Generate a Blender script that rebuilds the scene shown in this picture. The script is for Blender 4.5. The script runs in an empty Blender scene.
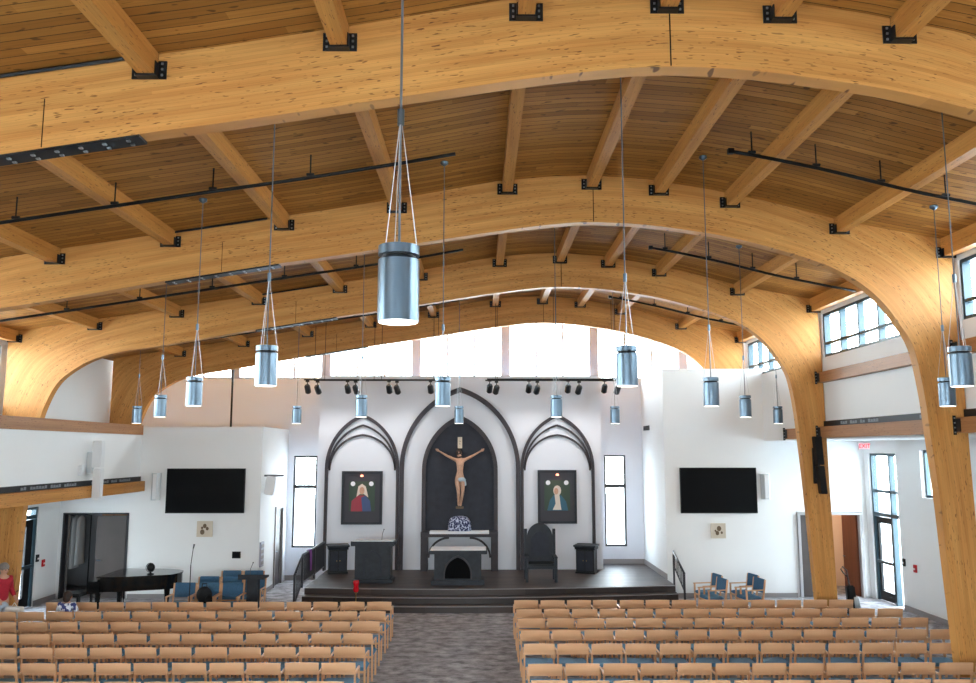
import bpy, bmesh, math, random
from mathutils import Vector, Matrix
random.seed(7)
S = bpy.context.scene
COL = S.collection
PI = math.pi

# ------------------------------------------------------------------ materials
def newmat(name):
    m = bpy.data.materials.new(name); m.use_nodes = True
    nt = m.node_tree; b = nt.nodes['Principled BSDF']
    return m, nt, b
def L(c):   # sRGB 0-255 -> linear
    return tuple((x/255/12.92 if x/255 <= .04045 else ((x/255+.055)/1.055)**2.4) for x in c) + (1,)
def plain(name, c, rough=.5, metal=0, spec=.5, var=0.0, scale=8, bump=0):
    m, nt, b = newmat(name)
    b.inputs['Roughness'].default_value = rough; b.inputs['Metallic'].default_value = metal
    b.inputs['Specular IOR Level'].default_value = spec
    col = L(c)
    b.inputs['Base Color'].default_value = col
    if var or bump:
        tc = nt.nodes.new('ShaderNodeTexCoord'); n = nt.nodes.new('ShaderNodeTexNoise')
        n.inputs['Scale'].default_value = scale; n.inputs['Detail'].default_value = 5
        nt.links.new(tc.outputs['Object'], n.inputs['Vector'])
        if var:
            r = nt.nodes.new('ShaderNodeValToRGB')
            r.color_ramp.elements[0].position = .3; r.color_ramp.elements[1].position = .7
            r.color_ramp.elements[0].color = tuple(x*(1-var) for x in col[:3])+(1,)
            r.color_ramp.elements[1].color = tuple(min(1, x*(1+var)) for x in col[:3])+(1,)
            nt.links.new(n.outputs['Fac'], r.inputs['Fac']); nt.links.new(r.outputs['Color'], b.inputs['Base Color'])
        if bump:
            bp = nt.nodes.new('ShaderNodeBump'); bp.inputs['Strength'].default_value = bump; bp.inputs['Distance'].default_value = .01
            nt.links.new(n.outputs['Fac'], bp.inputs['Height']); nt.links.new(bp.outputs['Normal'], b.inputs['Normal'])
    return m
def emis(name, c, s):
    m, nt, b = newmat(name)
    b.inputs['Base Color'].default_value = L(c); b.inputs['Emission Color'].default_value = L(c); b.inputs['Emission Strength'].default_value = s
    return m
def math_node(nt, op, a=None, b=None):
    n = nt.nodes.new('ShaderNodeMath'); n.operation = op
    for i, v in enumerate((a, b)):
        if v is None: continue
        if isinstance(v, (int, float)): n.inputs[i].default_value = v
        else: nt.links.new(v, n.inputs[i])
    return n.outputs[0]
def mixc(nt, f, a, b, mode='MIX'):
    n = nt.nodes.new('ShaderNodeMix'); n.data_type = 'RGBA'; n.blend_type = mode
    for i, v in ((0, f), (6, a), (7, b)):
        if isinstance(v, (int, float)): n.inputs[i].default_value = v
        elif isinstance(v, tuple): n.inputs[i].default_value = v
        else: nt.links.new(v, n.inputs[i])
    return n.outputs[2]
def ramp(nt, f, p0, p1, c0=(0,0,0,1), c1=(1,1,1,1)):
    r = nt.nodes.new('ShaderNodeValToRGB')
    r.color_ramp.elements[0].position = p0; r.color_ramp.elements[1].position = p1
    r.color_ramp.elements[0].color = c0; r.color_ramp.elements[1].color = c1
    nt.links.new(f, r.inputs['Fac']); return r.outputs['Color']
def wood_uv(name, ca, cb, knot, lam=.038, rough=.45, knots=.645, objvar=0.0):
    """laminated timber: u runs along the grain (metres), v across it"""
    m, nt, b = newmat(name); b.inputs['Roughness'].default_value = rough
    b.inputs['Specular IOR Level'].default_value = .3
    uv = nt.nodes.new('ShaderNodeUVMap'); uv.uv_map = 'UVMap'
    sep = nt.nodes.new('ShaderNodeSeparateXYZ'); nt.links.new(uv.outputs[0], sep.inputs[0])
    u, v = sep.outputs[0], sep.outputs[1]
    def noise(su, sv, det=3, off=0):
        cb_ = nt.nodes.new('ShaderNodeCombineXYZ')
        nt.links.new(math_node(nt, 'MULTIPLY', u, su), cb_.inputs[0]); nt.links.new(math_node(nt, 'MULTIPLY', v, sv), cb_.inputs[1])
        cb_.inputs[2].default_value = off
        n = nt.nodes.new('ShaderNodeTexNoise'); n.inputs['Scale'].default_value = 1; n.inputs['Detail'].default_value = det
        nt.links.new(cb_.outputs[0], n.inputs['Vector']); return n.outputs['Fac']
    col = mixc(nt, ramp(nt, noise(.5, 9), .32, .68), L(ca), L(cb))
    # lamination layers, each a touch different
    if lam:
        lay = math_node(nt, 'FLOOR', math_node(nt, 'DIVIDE', v, lam))
        seg = math_node(nt, 'FLOOR', math_node(nt, 'ADD', math_node(nt, 'DIVIDE', u, 2.4), math_node(nt, 'MULTIPLY', lay, .37)))
        cx = nt.nodes.new('ShaderNodeCombineXYZ'); nt.links.new(lay, cx.inputs[0]); nt.links.new(seg, cx.inputs[1])
        wn = nt.nodes.new('ShaderNodeTexWhiteNoise'); nt.links.new(cx.outputs[0], wn.inputs['Vector'])
        col = mixc(nt, .75, col, ramp(nt, wn.outputs['Value'], 0, 1, (.80,.78,.74,1), (1,1,1,1)), 'MULTIPLY')
        fr = math_node(nt, 'FRACT', math_node(nt, 'DIVIDE', v, lam))
        ln = math_node(nt, 'LESS_THAN', fr, .07)
        col = mixc(nt, math_node(nt, 'MULTIPLY', ln, .25), col, L(knot))
    grain = ramp(nt, noise(1.2, 90, 2, 3), .45, .8)
    col = mixc(nt, math_node(nt, 'MULTIPLY', grain, .22), col, L(knot))
    kn = ramp(nt, noise(8, 52, 1, 9), knots, knots+.04)
    big = ramp(nt, noise(1.1, 2.2, 2, 4), .38, .55)
    col = mixc(nt, math_node(nt, 'MULTIPLY', math_node(nt, 'MULTIPLY', kn, big), .85), col, L(knot))
    if objvar:
        oi = nt.nodes.new('ShaderNodeObjectInfo')
        col = mixc(nt, objvar, col, ramp(nt, oi.outputs['Random'], 0, 1, (.72,.66,.6,1), (1,1,1,1)), 'MULTIPLY')
    nt.links.new(col, b.inputs['Base Color'])
    return m
def deck_mat():
    m, nt, b = newmat('timber_deck'); b.inputs['Roughness'].default_value = .55; b.inputs['Specular IOR Level'].default_value = .25
    tc = nt.nodes.new('ShaderNodeTexCoord'); sep = nt.nodes.new('ShaderNodeSeparateXYZ'); nt.links.new(tc.outputs['Object'], sep.inputs[0])
    x, y = sep.outputs[0], sep.outputs[1]
    W = .135
    by = math_node(nt, 'DIVIDE', y, W); bi = math_node(nt, 'FLOOR', by); fr = math_node(nt, 'FRACT', by)
    seg = math_node(nt, 'FLOOR', math_node(nt, 'ADD', math_node(nt, 'DIVIDE', x, 3.1), math_node(nt, 'MULTIPLY', bi, .618)))
    cx = nt.nodes.new('ShaderNodeCombineXYZ'); nt.links.new(bi, cx.inputs[0]); nt.links.new(seg, cx.inputs[1])
    wn = nt.nodes.new('ShaderNodeTexWhiteNoise'); nt.links.new(cx.outputs[0], wn.inputs['Vector'])
    col = ramp(nt, wn.outputs['Value'], 0, 1, L((150,98,42)), L((192,136,66)))
    def noise(sx, sy, det, off):
        c = nt.nodes.new('ShaderNodeCombineXYZ')
        nt.links.new(math_node(nt, 'MULTIPLY', x, sx), c.inputs[0]); nt.links.new(math_node(nt, 'MULTIPLY', y, sy), c.inputs[1]); c.inputs[2].default_value = off
        n = nt.nodes.new('ShaderNodeTexNoise'); n.inputs['Scale'].default_value = 1; n.inputs['Detail'].default_value = det
        nt.links.new(c.outputs[0], n.inputs['Vector']); return n.outputs['Fac']
    col = mixc(nt, math_node(nt, 'MULTIPLY', ramp(nt, noise(1, 30, 3, 1), .4, .75), .35), col, L((100,60,26)))
    col = mixc(nt, math_node(nt, 'MULTIPLY', ramp(nt, noise(5, 13, 1, 5), .67, .71), .7), col, L((62,34,14)))
    gr = math_node(nt, 'LESS_THAN', fr, .085)
    col = mixc(nt, math_node(nt, 'MULTIPLY', gr, .85), col, L((44,25,12)))
    nt.links.new(col, b.inputs['Base Color'])
    bp = nt.nodes.new('ShaderNodeBump'); bp.inputs['Strength'].default_value = .6; bp.inputs['Distance'].default_value = .01; bp.invert = True
    nt.links.new(gr, bp.inputs['Height']); nt.links.new(bp.outputs['Normal'], b.inputs['Normal'])
    return m
def carpet_mat():
    m, nt, b = newmat('carpet'); b.inputs['Roughness'].default_value = .95; b.inputs['Specular IOR Level'].default_value = .1
    tc = nt.nodes.new('ShaderNodeTexCoord')
    def noise(sc, det, rough=.6):
        mp = nt.nodes.new('ShaderNodeMapping'); mp.inputs['Scale'].default_value = sc
        n = nt.nodes.new('ShaderNodeTexNoise'); n.inputs['Scale'].default_value = 1; n.inputs['Detail'].default_value = det; n.inputs['Roughness'].default_value = rough
        nt.links.new(tc.outputs['Object'], mp.inputs[0]); nt.links.new(mp.outputs[0], n.inputs['Vector']); return n.outputs['Fac']
    col = mixc(nt, ramp(nt, noise((3.4, 4.6, 1), 5, .65), .36, .66), L((116,113,115)), L((196,192,194)))
    col = mixc(nt, math_node(nt, 'MULTIPLY', ramp(nt, noise((.9, 1.6, 1), 3), .4, .65), .35), col, L((142,133,130)))
    col = mixc(nt, math_node(nt, 'MULTIPLY', ramp(nt, noise((60, 90, 1), 2), .4, .7), .3), col, L((76,73,76)))
    nt.links.new(col, b.inputs['Base Color']); return m
def stage_mat():
    m, nt, b = newmat('stage_boards'); b.inputs['Roughness'].default_value = .5; b.inputs['Specular IOR Level'].default_value = .5
    tc = nt.nodes.new('ShaderNodeTexCoord'); sep = nt.nodes.new('ShaderNodeSeparateXYZ'); nt.links.new(tc.outputs['Object'], sep.inputs[0])
    by = math_node(nt, 'DIVIDE', sep.outputs[1], .14); bi = math_node(nt, 'FLOOR', by)
    seg = math_node(nt, 'FLOOR', math_node(nt, 'ADD', math_node(nt, 'DIVIDE', sep.outputs[0], 1.3), math_node(nt, 'MULTIPLY', bi, .618)))
    cx = nt.nodes.new('ShaderNodeCombineXYZ'); nt.links.new(bi, cx.inputs[0]); nt.links.new(seg, cx.inputs[1])
    wn = nt.nodes.new('ShaderNodeTexWhiteNoise'); nt.links.new(cx.outputs[0], wn.inputs['Vector'])
    col = ramp(nt, wn.outputs['Value'], 0, 1, L((50,42,40)), L((74,62,58)))
    nt.links.new(col, b.inputs['Base Color']); return m
def glass_mat():
    m = bpy.data.materials.new('window_glass'); m.use_nodes = True; nt = m.node_tree; nt.nodes.clear()
    o = nt.nodes.new('ShaderNodeOutputMaterial'); mx = nt.nodes.new('ShaderNodeMixShader')
    t = nt.nodes.new('ShaderNodeBsdfTransparent'); t.inputs[0].default_value = (.93,.97,.97,1)
    g = nt.nodes.new('ShaderNodeBsdfGlossy'); g.inputs['Roughness'].default_value = .03
    lw = nt.nodes.new('ShaderNodeLayerWeight'); lw.inputs[0].default_value = .5
    fr = math_node(nt, 'ADD', math_node(nt, 'MULTIPLY', math_node(nt, 'POWER', lw.outputs['Facing'], 4.0), .45), .03)
    nt.links.new(fr, mx.inputs[0]); nt.links.new(t.outputs[0], mx.inputs[1]); nt.links.new(g.outputs[0], mx.inputs[2]); nt.links.new(mx.outputs[0], o.inputs[0])
    return m
def check_cloth():
    m, nt, b = newmat('veil_cloth'); b.inputs['Roughness'].default_value = .8
    tc = nt.nodes.new('ShaderNodeTexCoord'); v = nt.nodes.new('ShaderNodeTexVoronoi'); v.inputs['Scale'].default_value = 22
    nt.links.new(tc.outputs['Object'], v.inputs['Vector'])
    nt.links.new(ramp(nt, v.outputs['Distance'], .5, .64, L((36,44,84)), L((190,198,220))), b.inputs['Base Color']); return m
def shirt_mat():
    m, nt, b = newmat('printed_shirt'); b.inputs['Roughness'].default_value = .8
    tc = nt.nodes.new('ShaderNodeTexCoord'); v = nt.nodes.new('ShaderNodeTexNoise'); v.inputs['Scale'].default_value = 14
    nt.links.new(tc.outputs['Object'], v.inputs['Vector'])
    nt.links.new(ramp(nt, v.outputs['Fac'], .47, .53, L((52,62,120)), L((226,230,240))), b.inputs['Base Color']); return m

M = dict(
    glulam=wood_uv('glulam_timber', (216,158,88), (200,136,70), (88,50,22)),
    beam=wood_uv('beam_timber', (206,148,78), (186,124,60), (92,54,24), lam=.04),
    darkbeam=wood_uv('stained_beam_timber', (176,124,80), (160,108,66), (88,54,30), lam=.045),
    cherry=wood_uv('red_brown_door_wood', (118,66,42), (96,50,30), (60,30,18), lam=0),
    beech=wood_uv('beech_wood', (234,188,148), (220,170,128), (160,110,74), lam=0, rough=.38, knots=.8, objvar=.35),
    deck=deck_mat(), carpet=carpet_mat(), stage=stage_mat(), glass=glass_mat(),
    white=plain('white_wall_paint', (232,233,233), .7, var=.012, scale=1.2),
    altarwall=plain('bluish_white_wall_paint', (220,223,231), .7, var=.012, scale=1.2),  # bluish tint put into the paint to offset warm bounced light
    base=plain('grey_baseboard', (142,136,136), .5),
    doorframe=plain('grey_door_frame', (176,174,176), .45),
    darkdoor=plain('dark_grey_door', (74,66,64), .5, var=.08, scale=3),
    alu=plain('dark_teal_aluminium', (52,72,82), .35, metal=.3),
    darkframe=plain('dark_bronze_frame', (48,50,56), .4, metal=.2),
    winpost=plain('grey_window_post', (168,168,182), .5),
    steel=plain('brushed_steel', (104,120,134), .3, metal=1),
    dsteel=plain('blackened_steel', (26,28,32), .45, metal=.4),
    bolt=plain('zinc_bolt', (150,156,160), .35, metal=.8),
    black=plain('black_satin', (14,15,17), .45, spec=.3),
    blackgloss=plain('black_piano_lacquer', (10,12,14), .12),
    screen=plain('tv_screen_black', (6,7,10), .45, spec=.12),
    cable=plain('grey_cable', (92,94,98), .5, metal=.3),
    wire=plain('steel_wire', (190,190,192), .35, metal=.7),
    lampglow=emis('pendant_diffuser', (255,250,240), 2.0),
    spotbody=plain('black_spotlight_body', (22,24,28), .4),
    altar=plain('altar_dark_wood', (40,43,50), .5, spec=.3, var=.22, scale=9),
    trimwood=plain('dark_arch_wood', (62,57,62), .55, spec=.3, var=.15, scale=7),
    panel=plain('dark_niche_panel', (42,44,54), .6, spec=.3, var=.2, scale=5),
    recess=plain('dark_recess', (8,8,10), .8, spec=.1),
    cloth=plain('white_altar_cloth', (226,228,232), .8),
    navy=plain('blue_seat_fabric', (92,136,168), .85, var=.12, scale=30),
    blueback=plain('blue_back_fabric', (64,104,136), .85, var=.12, scale=30),
    skin=plain('skin', (200,150,124), .5), statue=plain('painted_carving', (186,146,122), .55, var=.15, scale=20),
    loin=plain('pale_blue_loincloth', (168,186,198), .7), hairgrey=plain('grey_hair', (134,124,116), .7, var=.2, scale=40),
    hairdark=plain('dark_brown_hair', (46,32,26), .6), red=plain('red_knit', (168,24,44), .8, var=.1, scale=40),
    jeans=plain('pale_trousers', (188,194,206), .8), shoe=plain('dark_shoe', (40,36,36), .5), shirt=shirt_mat(), veil=check_cloth(),
    redglass=plain('red_lamp_glass', (190,16,30), .1), brass=plain('brass', (172,140,84), .3, metal=.9),
    purple=plain('purple_cloth', (106,44,118), .8), plaque=plain('beige_plaque', (206,194,176), .6), plaqueart=plain('plaque_relief', (104,84,62), .6),
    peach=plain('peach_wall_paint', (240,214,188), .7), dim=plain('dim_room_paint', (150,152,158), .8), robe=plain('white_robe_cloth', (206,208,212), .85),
    signred=emis('exit_letter_red', (236,24,40), 1.2), signbody=plain('exit_sign_case', (238,226,228), .4),
    redbox=plain('red_fire_alarm', (190,24,36), .4), speakerwhite=plain('white_speaker', (222,224,226), .5), speakergrey=plain('light_grey_speaker', (196,202,206), .5),
    letters=plain('grey_letters', (120,126,132), .6), eye=plain('eye_dark', (20,16,14), .3), lip=plain('lip', (150,80,74), .5),
    green=plain('icon_green_ground', (52,70,56), .6), iconred=plain('icon_red_robe', (150,52,66), .6), iconblue=plain('icon_blue_robe', (58,78,120), .6),
    iconwhite=plain('icon_pale_veil', (206,196,184), .6), iconteal=plain('icon_teal_robe', (46,92,112), .6), disc=plain('white_disc', (232,232,236), .5),
    mat=plain('dark_frame_mat', (56,54,62), .6), concrete=plain('pale_paving', (218,218,216), .9, var=.06, scale=.4), ivory=plain('ivory_keys', (230,226,214), .3),
    nosing=plain('step_nosing_metal', (150,146,148), .4), vent=plain('dark_vent', (90,90,94), .5), jar=plain('bag_black', (18,18,22), .8), picbulb=emis('picture_lamp_bulb', (255,150,120), 1.6), railsteel=plain('railing_dark', (44,44,50), .4),
    corridor_fill=emis('corridor_fill_glow', (255,236,214), 55), vestment_fill=emis('vestment_fill_glow', (255,244,230), 9), paper=plain('pale_paper', (232,230,226), .8),  # the two glows belong to lamps added to light the side rooms
)

# ------------------------------------------------------------------ mesh builder
class MB:
    def __init__(s): s.v = []; s.f = []; s.m = []; s.uv = {}; s.smooth = set()
    def add(s, vs, fs, mi=0, smooth=False, uvs=None):
        o = len(s.v); s.v += [tuple(v) for v in vs]
        for k, f in enumerate(fs):
            if smooth: s.smooth.add(len(s.f))
            if uvs: s.uv[len(s.f)] = uvs[k]
            s.f.append([i+o for i in f]); s.m.append(mi)
        return s
    def box(s, x0, y0, z0, x1, y1, z1, mi=0):
        x0, x1 = min(x0, x1), max(x0, x1); y0, y1 = min(y0, y1), max(y0, y1); z0, z1 = min(z0, z1), max(z0, z1)
        return s.add([(x0,y0,z0),(x1,y0,z0),(x1,y1,z0),(x0,y1,z0),(x0,y0,z1),(x1,y0,z1),(x1,y1,z1),(x0,y1,z1)],
              [(0,3,2,1),(4,5,6,7),(0,1,5,4),(1,2,6,5),(2,3,7,6),(3,0,4,7)], mi)
    def cbox(s, c, d, mi=0): return s.box(c[0]-d[0]/2, c[1]-d[1]/2, c[2]-d[2]/2, c[0]+d[0]/2, c[1]+d[1]/2, c[2]+d[2]/2, mi)
    def bar(s, p, q, w, h, mi=0, up=(0,0,1)):
        p, q = Vector(p), Vector(q); d = (q-p).normalized(); u = Vector(up)
        r = d.cross(u)
        if r.length < 1e-4: r = d.cross(Vector((0,1,0)))
        r.normalize(); u = r.cross(d).normalized()
        vs = [p+r*a*w/2+u*b*h/2 for a, b in ((-1,-1),(1,-1),(1,1),(-1,1))]+[q+r*a*w/2+u*b*h/2 for a, b in ((-1,-1),(1,-1),(1,1),(-1,1))]
        return s.add(vs, [(0,1,2,3),(7,6,5,4),(0,4,5,1),(1,5,6,2),(2,6,7,3),(3,7,4,0)], mi)
    def tube(s, pts, r, n=8, mi=0, cap=True):
        pts = [Vector(p) for p in pts]; rings = []; vs = []
        rr = r if isinstance(r, (list, tuple)) else [r]*len(pts)
        for i, p in enumerate(pts):
            d = (pts[min(i+1, len(pts)-1)]-pts[max(i-1, 0)]).normalized()
            a = d.cross(Vector((0,0,1)))
            if a.length < 1e-3: a = d.cross(Vector((0,1,0)))
            a.normalize(); b = d.cross(a)
            vs += [p+a*rr[i]*math.cos(2*PI*k/n)+b*rr[i]*math.sin(2*PI*k/n) for k in range(n)]
        fs = [(i*n+k, i*n+(k+1)%n, (i+1)*n+(k+1)%n, (i+1)*n+k) for i in range(len(pts)-1) for k in range(n)]
        if cap: fs += [tuple(range(n))[::-1], tuple((len(pts)-1)*n+k for k in range(n))]
        return s.add(vs, fs, mi, smooth=n > 6)
    def lathe(s, prof, c=(0,0,0), n=20, mi=0, smooth=True, sx=1, sy=1):
        vs = []; 
        for r, z in prof: vs += [(c[0]+sx*r*math.cos(2*PI*k/n), c[1]+sy*r*math.sin(2*PI*k/n), c[2]+z) for k in range(n)]
        fs = [(i*n+k, i*n+(k+1)%n, (i+1)*n+(k+1)%n, (i+1)*n+k) for i in range(len(prof)-1) for k in range(n)]
        s.add(vs, fs, mi, smooth)
        if prof[0][0] > 1e-6: s.add(vs[:n], [tuple(range(n))[::-1]], mi)
        if prof[-1][0] > 1e-6: s.add(vs[-n:], [tuple(range(n))], mi)
        return s
    def prism(s, poly, a, b, axis='y', mi=0):
        """poly: 2D outline; extruded from a to b along axis (y: poly is x,z; z: poly is x,y; x: poly is y,z)"""
        def P(p, t): return (p[0], t, p[1]) if axis == 'y' else ((p[0], p[1], t) if axis == 'z' else (t, p[0], p[1]))
        n = len(poly); vs = [P(p, a) for p in poly]+[P(p, b) for p in poly]
        s.add(vs, [tuple(range(n)), tuple(range(2*n-1, n-1, -1))]+[(i, n+i, n+(i+1) % n, (i+1) % n) for i in range(n)], mi)
        return s
    def ribbon(s, inner, outer, a, b, mi=0, closed=False):
        """band between two equal-length x,z curves, extruded in y from a to b"""
        n = len(inner); vs = []
        for i in range(n): vs += [(inner[i][0], a, inner[i][1]), (outer[i][0], a, outer[i][1]), (outer[i][0], b, outer[i][1]), (inner[i][0], b, inner[i][1])]
        fs = []
        for i in range(n-1):
            p, q = 4*i, 4*i+4
            for k in range(4): fs.append((p+k, p+(k+1) % 4, q+(k+1) % 4, q+k))
        fs += [(0,3,2,1), (4*n-4, 4*n-3, 4*n-2, 4*n-1)]
        return s.add(vs, fs, mi)
    def ball(s, c, r, n=10, mi=0, sc=(1,1,1)):
        prof = [(max(1e-7, r*math.sin(PI*i/n)), -r*math.cos(PI*i/n)) for i in range(n+1)]
        vs = []; m = n+2
        for rr, z in prof: vs += [(c[0]+sc[0]*rr*math.cos(2*PI*k/m), c[1]+sc[1]*rr*math.sin(2*PI*k/m), c[2]+sc[2]*z) for k in range(m)]
        return s.add(vs, [(i*m+k, i*m+(k+1) % m, (i+1)*m+(k+1) % m, (i+1)*m+k) for i in range(n) for k in range(m)], mi, True)
    def mesh(s, name, mats, bevel=0, axis=None, off=(0,0,0), fix=True):
        me = bpy.data.meshes.new(name)
        bm = bmesh.new(); vv = [bm.verts.new((v[0]-off[0], v[1]-off[1], v[2]-off[2])) for v in s.v]
        uvl = bm.loops.layers.uv.new('UVMap')
        for k, f in enumerate(s.f):
            try: fc = bm.faces.new([vv[i] for i in f])
            except ValueError: continue
            fc.material_index = s.m[k]; fc.smooth = k in s.smooth
            if k in s.uv:
                for lp, t in zip(fc.loops, s.uv[k]): lp[uvl].uv = t
        if fix: bmesh.ops.recalc_face_normals(bm, faces=bm.faces)
        if bevel: 
            bmesh.ops.remove_doubles(bm, verts=bm.verts, dist=1e-5)
            bmesh.ops.bevel(bm, geom=[e for e in bm.edges if len(e.link_faces) == 2 and e.calc_face_angle(0) > .6], offset=bevel, segments=2, affect='EDGES', clamp_overlap=True)
        if axis is not None:
            for fc in bm.faces:
                for lp in fc.loops:
                    c = lp.vert.co; o = [c[i] for i in range(3) if i != axis]
                    n = fc.normal; oi = [i for i in range(3) if i != axis]
                    vv_ = o[1] if abs(n[oi[0]]) > abs(n[oi[1]]) else o[0]
                    lp[uvl].uv = (c[axis], vv_+.003)
        bm.to_mesh(me); bm.free()
        for m in (mats if isinstance(mats, (list, tuple)) else [mats]): me.materials.append(m)
        return me
    def build(s, name, mats, parent=None, bevel=0, axis=None, world=False, loc=None):
        off = (0,0,0)
        if world and parent is not None:
            off = Vector(parent.location)
            if parent.parent is not None: off = off + parent.parent.location
        if loc is not None: off = loc
        me = s.mesh(name, mats, bevel, axis, off)
        o = bpy.data.objects.new(name, me); COL.objects.link(o)
        if parent is not None: o.parent = parent
        if loc is not None and parent is None: o.location = loc
        return o

def tag(o, label=None, cat=None, group=None, kind=None):
    if label: o['label'] = label
    if cat: o['category'] = cat
    if group: o['group'] = group
    if kind: o['kind'] = kind
    return o
def thing(name, loc, label, cat, group=None, rz=0):
    o = bpy.data.objects.new(name, None); COL.objects.link(o); o.location = loc; o.rotation_euler = (0,0,rz); o.empty_display_size = .1
    return tag(o, label, cat, group)
def struct(name, mb, mats, bevel=0, axis=None):
    return tag(mb.build(name, mats, None, bevel, axis), kind='structure')
def dup(root, label=None, loc=None, rz=None, group=None):
    r = root.copy(); COL.objects.link(r)
    if loc is not None: r.location = loc
    if rz is not None: r.rotation_euler = (0,0,rz)
    if label: r['label'] = label
    if group: r['group'] = group
    for ch in root.children:
        c = ch.copy(); COL.objects.link(c); c.parent = r
        for g in ch.children:
            d = g.copy(); COL.objects.link(d); d.parent = c
    return r
ORD = ['first','second','third','fourth','fifth','sixth','seventh','eighth','ninth','tenth','eleventh','twelfth','thirteenth','fourteenth','fifteenth','sixteenth']
def text_mesh(txt, size, depth):
    cu = bpy.data.curves.new('t', 'FONT'); cu.body = txt; cu.size = size; cu.extrude = depth; cu.align_x = 'CENTER'; cu.align_y = 'CENTER'
    o = bpy.data.objects.new('t', cu); COL.objects.link(o)
    me = bpy.data.meshes.new_from_object(o.evaluated_get(bpy.context.evaluated_depsgraph_get()))
    bpy.data.objects.remove(o); return me
def skin_obj(name, chains, mat, parent, sub=2):
    idx = {}; V = []; E = []; Rr = []
    for ch in chains:
        prev = None
        for x, y, z, r in ch:
            k = (round(x,4), round(y,4), round(z,4))
            if k not in idx: idx[k] = len(V); V.append((x,y,z)); Rr.append(r)
            i = idx[k]
            if prev is not None and prev != i: E.append((prev, i))
            prev = i
    me = bpy.data.meshes.new(name); me.from_pydata(V, E, [])
    o = bpy.data.objects.new(name, me); COL.objects.link(o)
    md = o.modifiers.new('s', 'SKIN'); md.use_smooth_shade = True
    for i, sv in enumerate(me.skin_vertices[0].data): sv.radius = (Rr[i], Rr[i]); sv.use_root = i == 0
    sb = o.modifiers.new('u', 'SUBSURF'); sb.levels = sub; sb.render_levels = sub
    dg = bpy.context.evaluated_depsgraph_get(); dg.update()
    nm = bpy.data.meshes.new_from_object(o.evaluated_get(dg)); nm.name = name
    o.modifiers.clear(); o.data = nm; bpy.data.meshes.remove(me)
    nm.materials.clear(); nm.materials.append(mat)
    for p in nm.polygons: p.use_smooth = True
    if parent: o.parent = parent
    return o

# ------------------------------------------------------------------ roof & arch profile (x, z)
TOP = [(8.5,7.22),(7.78,7.40),(6.9,7.56),(5.9,7.76),(4.7,8.08),(3.84,8.26),(2.8,8.43),(1.85,8.50),(1.2,8.48),(.3,8.40),(-.85,8.18),(-2.6,7.88),(-3.45,7.76),(-5.25,7.48),(-6.6,7.27),(-7.9,7.06),(-9.2,6.86),(-10.1,6.72),(-10.75,6.61),(-11.8,6.45)]
def deck_z(x):
    for (x1, z1), (x0, z0) in zip(TOP, TOP[1:]):
        if x0 <= x <= x1: return z0+(z1-z0)*(x-x0)/(x1-x0)
    return TOP[0][1] if x > TOP[0][0] else TOP[-1][1]
PAIR = [((7.49,0),(7.92,0)),((7.43,1.1),(7.90,1.1)),((7.37,2.2),(7.88,2.2)),((7.31,3.3),(7.86,3.3)),((7.24,4.2),(7.85,4.2)),((7.18,4.9),(7.84,5.0)),((7.06,5.6),(7.83,5.9)),((6.87,5.97),(7.82,6.5)),((6.62,6.33),(7.80,7.0)),((6.28,6.65),(7.78,7.395)),
 ((5.82,6.92),(6.9,7.555)),((5.2,7.15),(5.9,7.755)),((4.3,7.40),(4.7,8.075)),((3.62,7.53),(3.84,8.255)),((2.7,7.65),(2.8,8.425)),((1.85,7.69),(1.85,8.495)),((1.2,7.65),(1.2,8.475)),((.4,7.55),(.3,8.395)),((-.7,7.38),(-.85,8.175)),((-2.4,7.11),(-2.6,7.875)),((-3.3,6.98),(-3.45,7.755)),
 ((-5.1,6.69),(-5.25,7.475)),((-6.4,6.46),(-6.6,7.265)),((-7.4,6.29),(-7.9,7.055)),((-8.3,6.14),(-9.2,6.855)),((-8.87,5.96),(-10.1,6.715)),((-9.36,5.66),(-10.75,6.605)),((-9.62,5.38),(-10.75,6.1)),((-9.8,5.0),(-10.75,5.5)),((-9.92,4.6),(-10.76,4.8)),((-10.0,4.0),(-10.77,4.0)),((-10.15,2.6),(-10.8,2.6)),((-10.2,.9),(-10.83,.9)),((-10.22,0),(-10.85,0))]
def catmull(pts, sub):
    out = []
    for i in range(len(pts)-1):
        p0, p1, p2, p3 = pts[max(i-1,0)], pts[i], pts[i+1], pts[min(i+2, len(pts)-1)]
        for k in range(sub):
            t = k/sub
            out.append(tuple(.5*((2*p1[j])+(-p0[j]+p2[j])*t+(2*p0[j]-5*p1[j]+4*p2[j]-p3[j])*t*t+(-p0[j]+3*p1[j]-3*p2[j]+p3[j])*t**3) for j in range(2)))
    return out+[pts[-1]]
INN = catmull([p[0] for p in PAIR], 4)
OUT = []
for i in range(len(PAIR)-1):
    a, b = PAIR[i][1], PAIR[i+1][1]
    OUT += [(a[0]+(b[0]-a[0])*k/4, a[1]+(b[1]-a[1])*k/4) for k in range(4)]
OUT.append(PAIR[-1][1])
AY = [7.73, 13.35, 18.85, 24.3]; AT = .2
def inn_z(x):
    for (x1, z1), (x0, z0) in zip(INN, INN[1:]):
        if x0 <= x <= x1 and -8.3 < x < 6.3: return z0+(z1-z0)*(x-x0)/(x1-x0)
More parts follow.
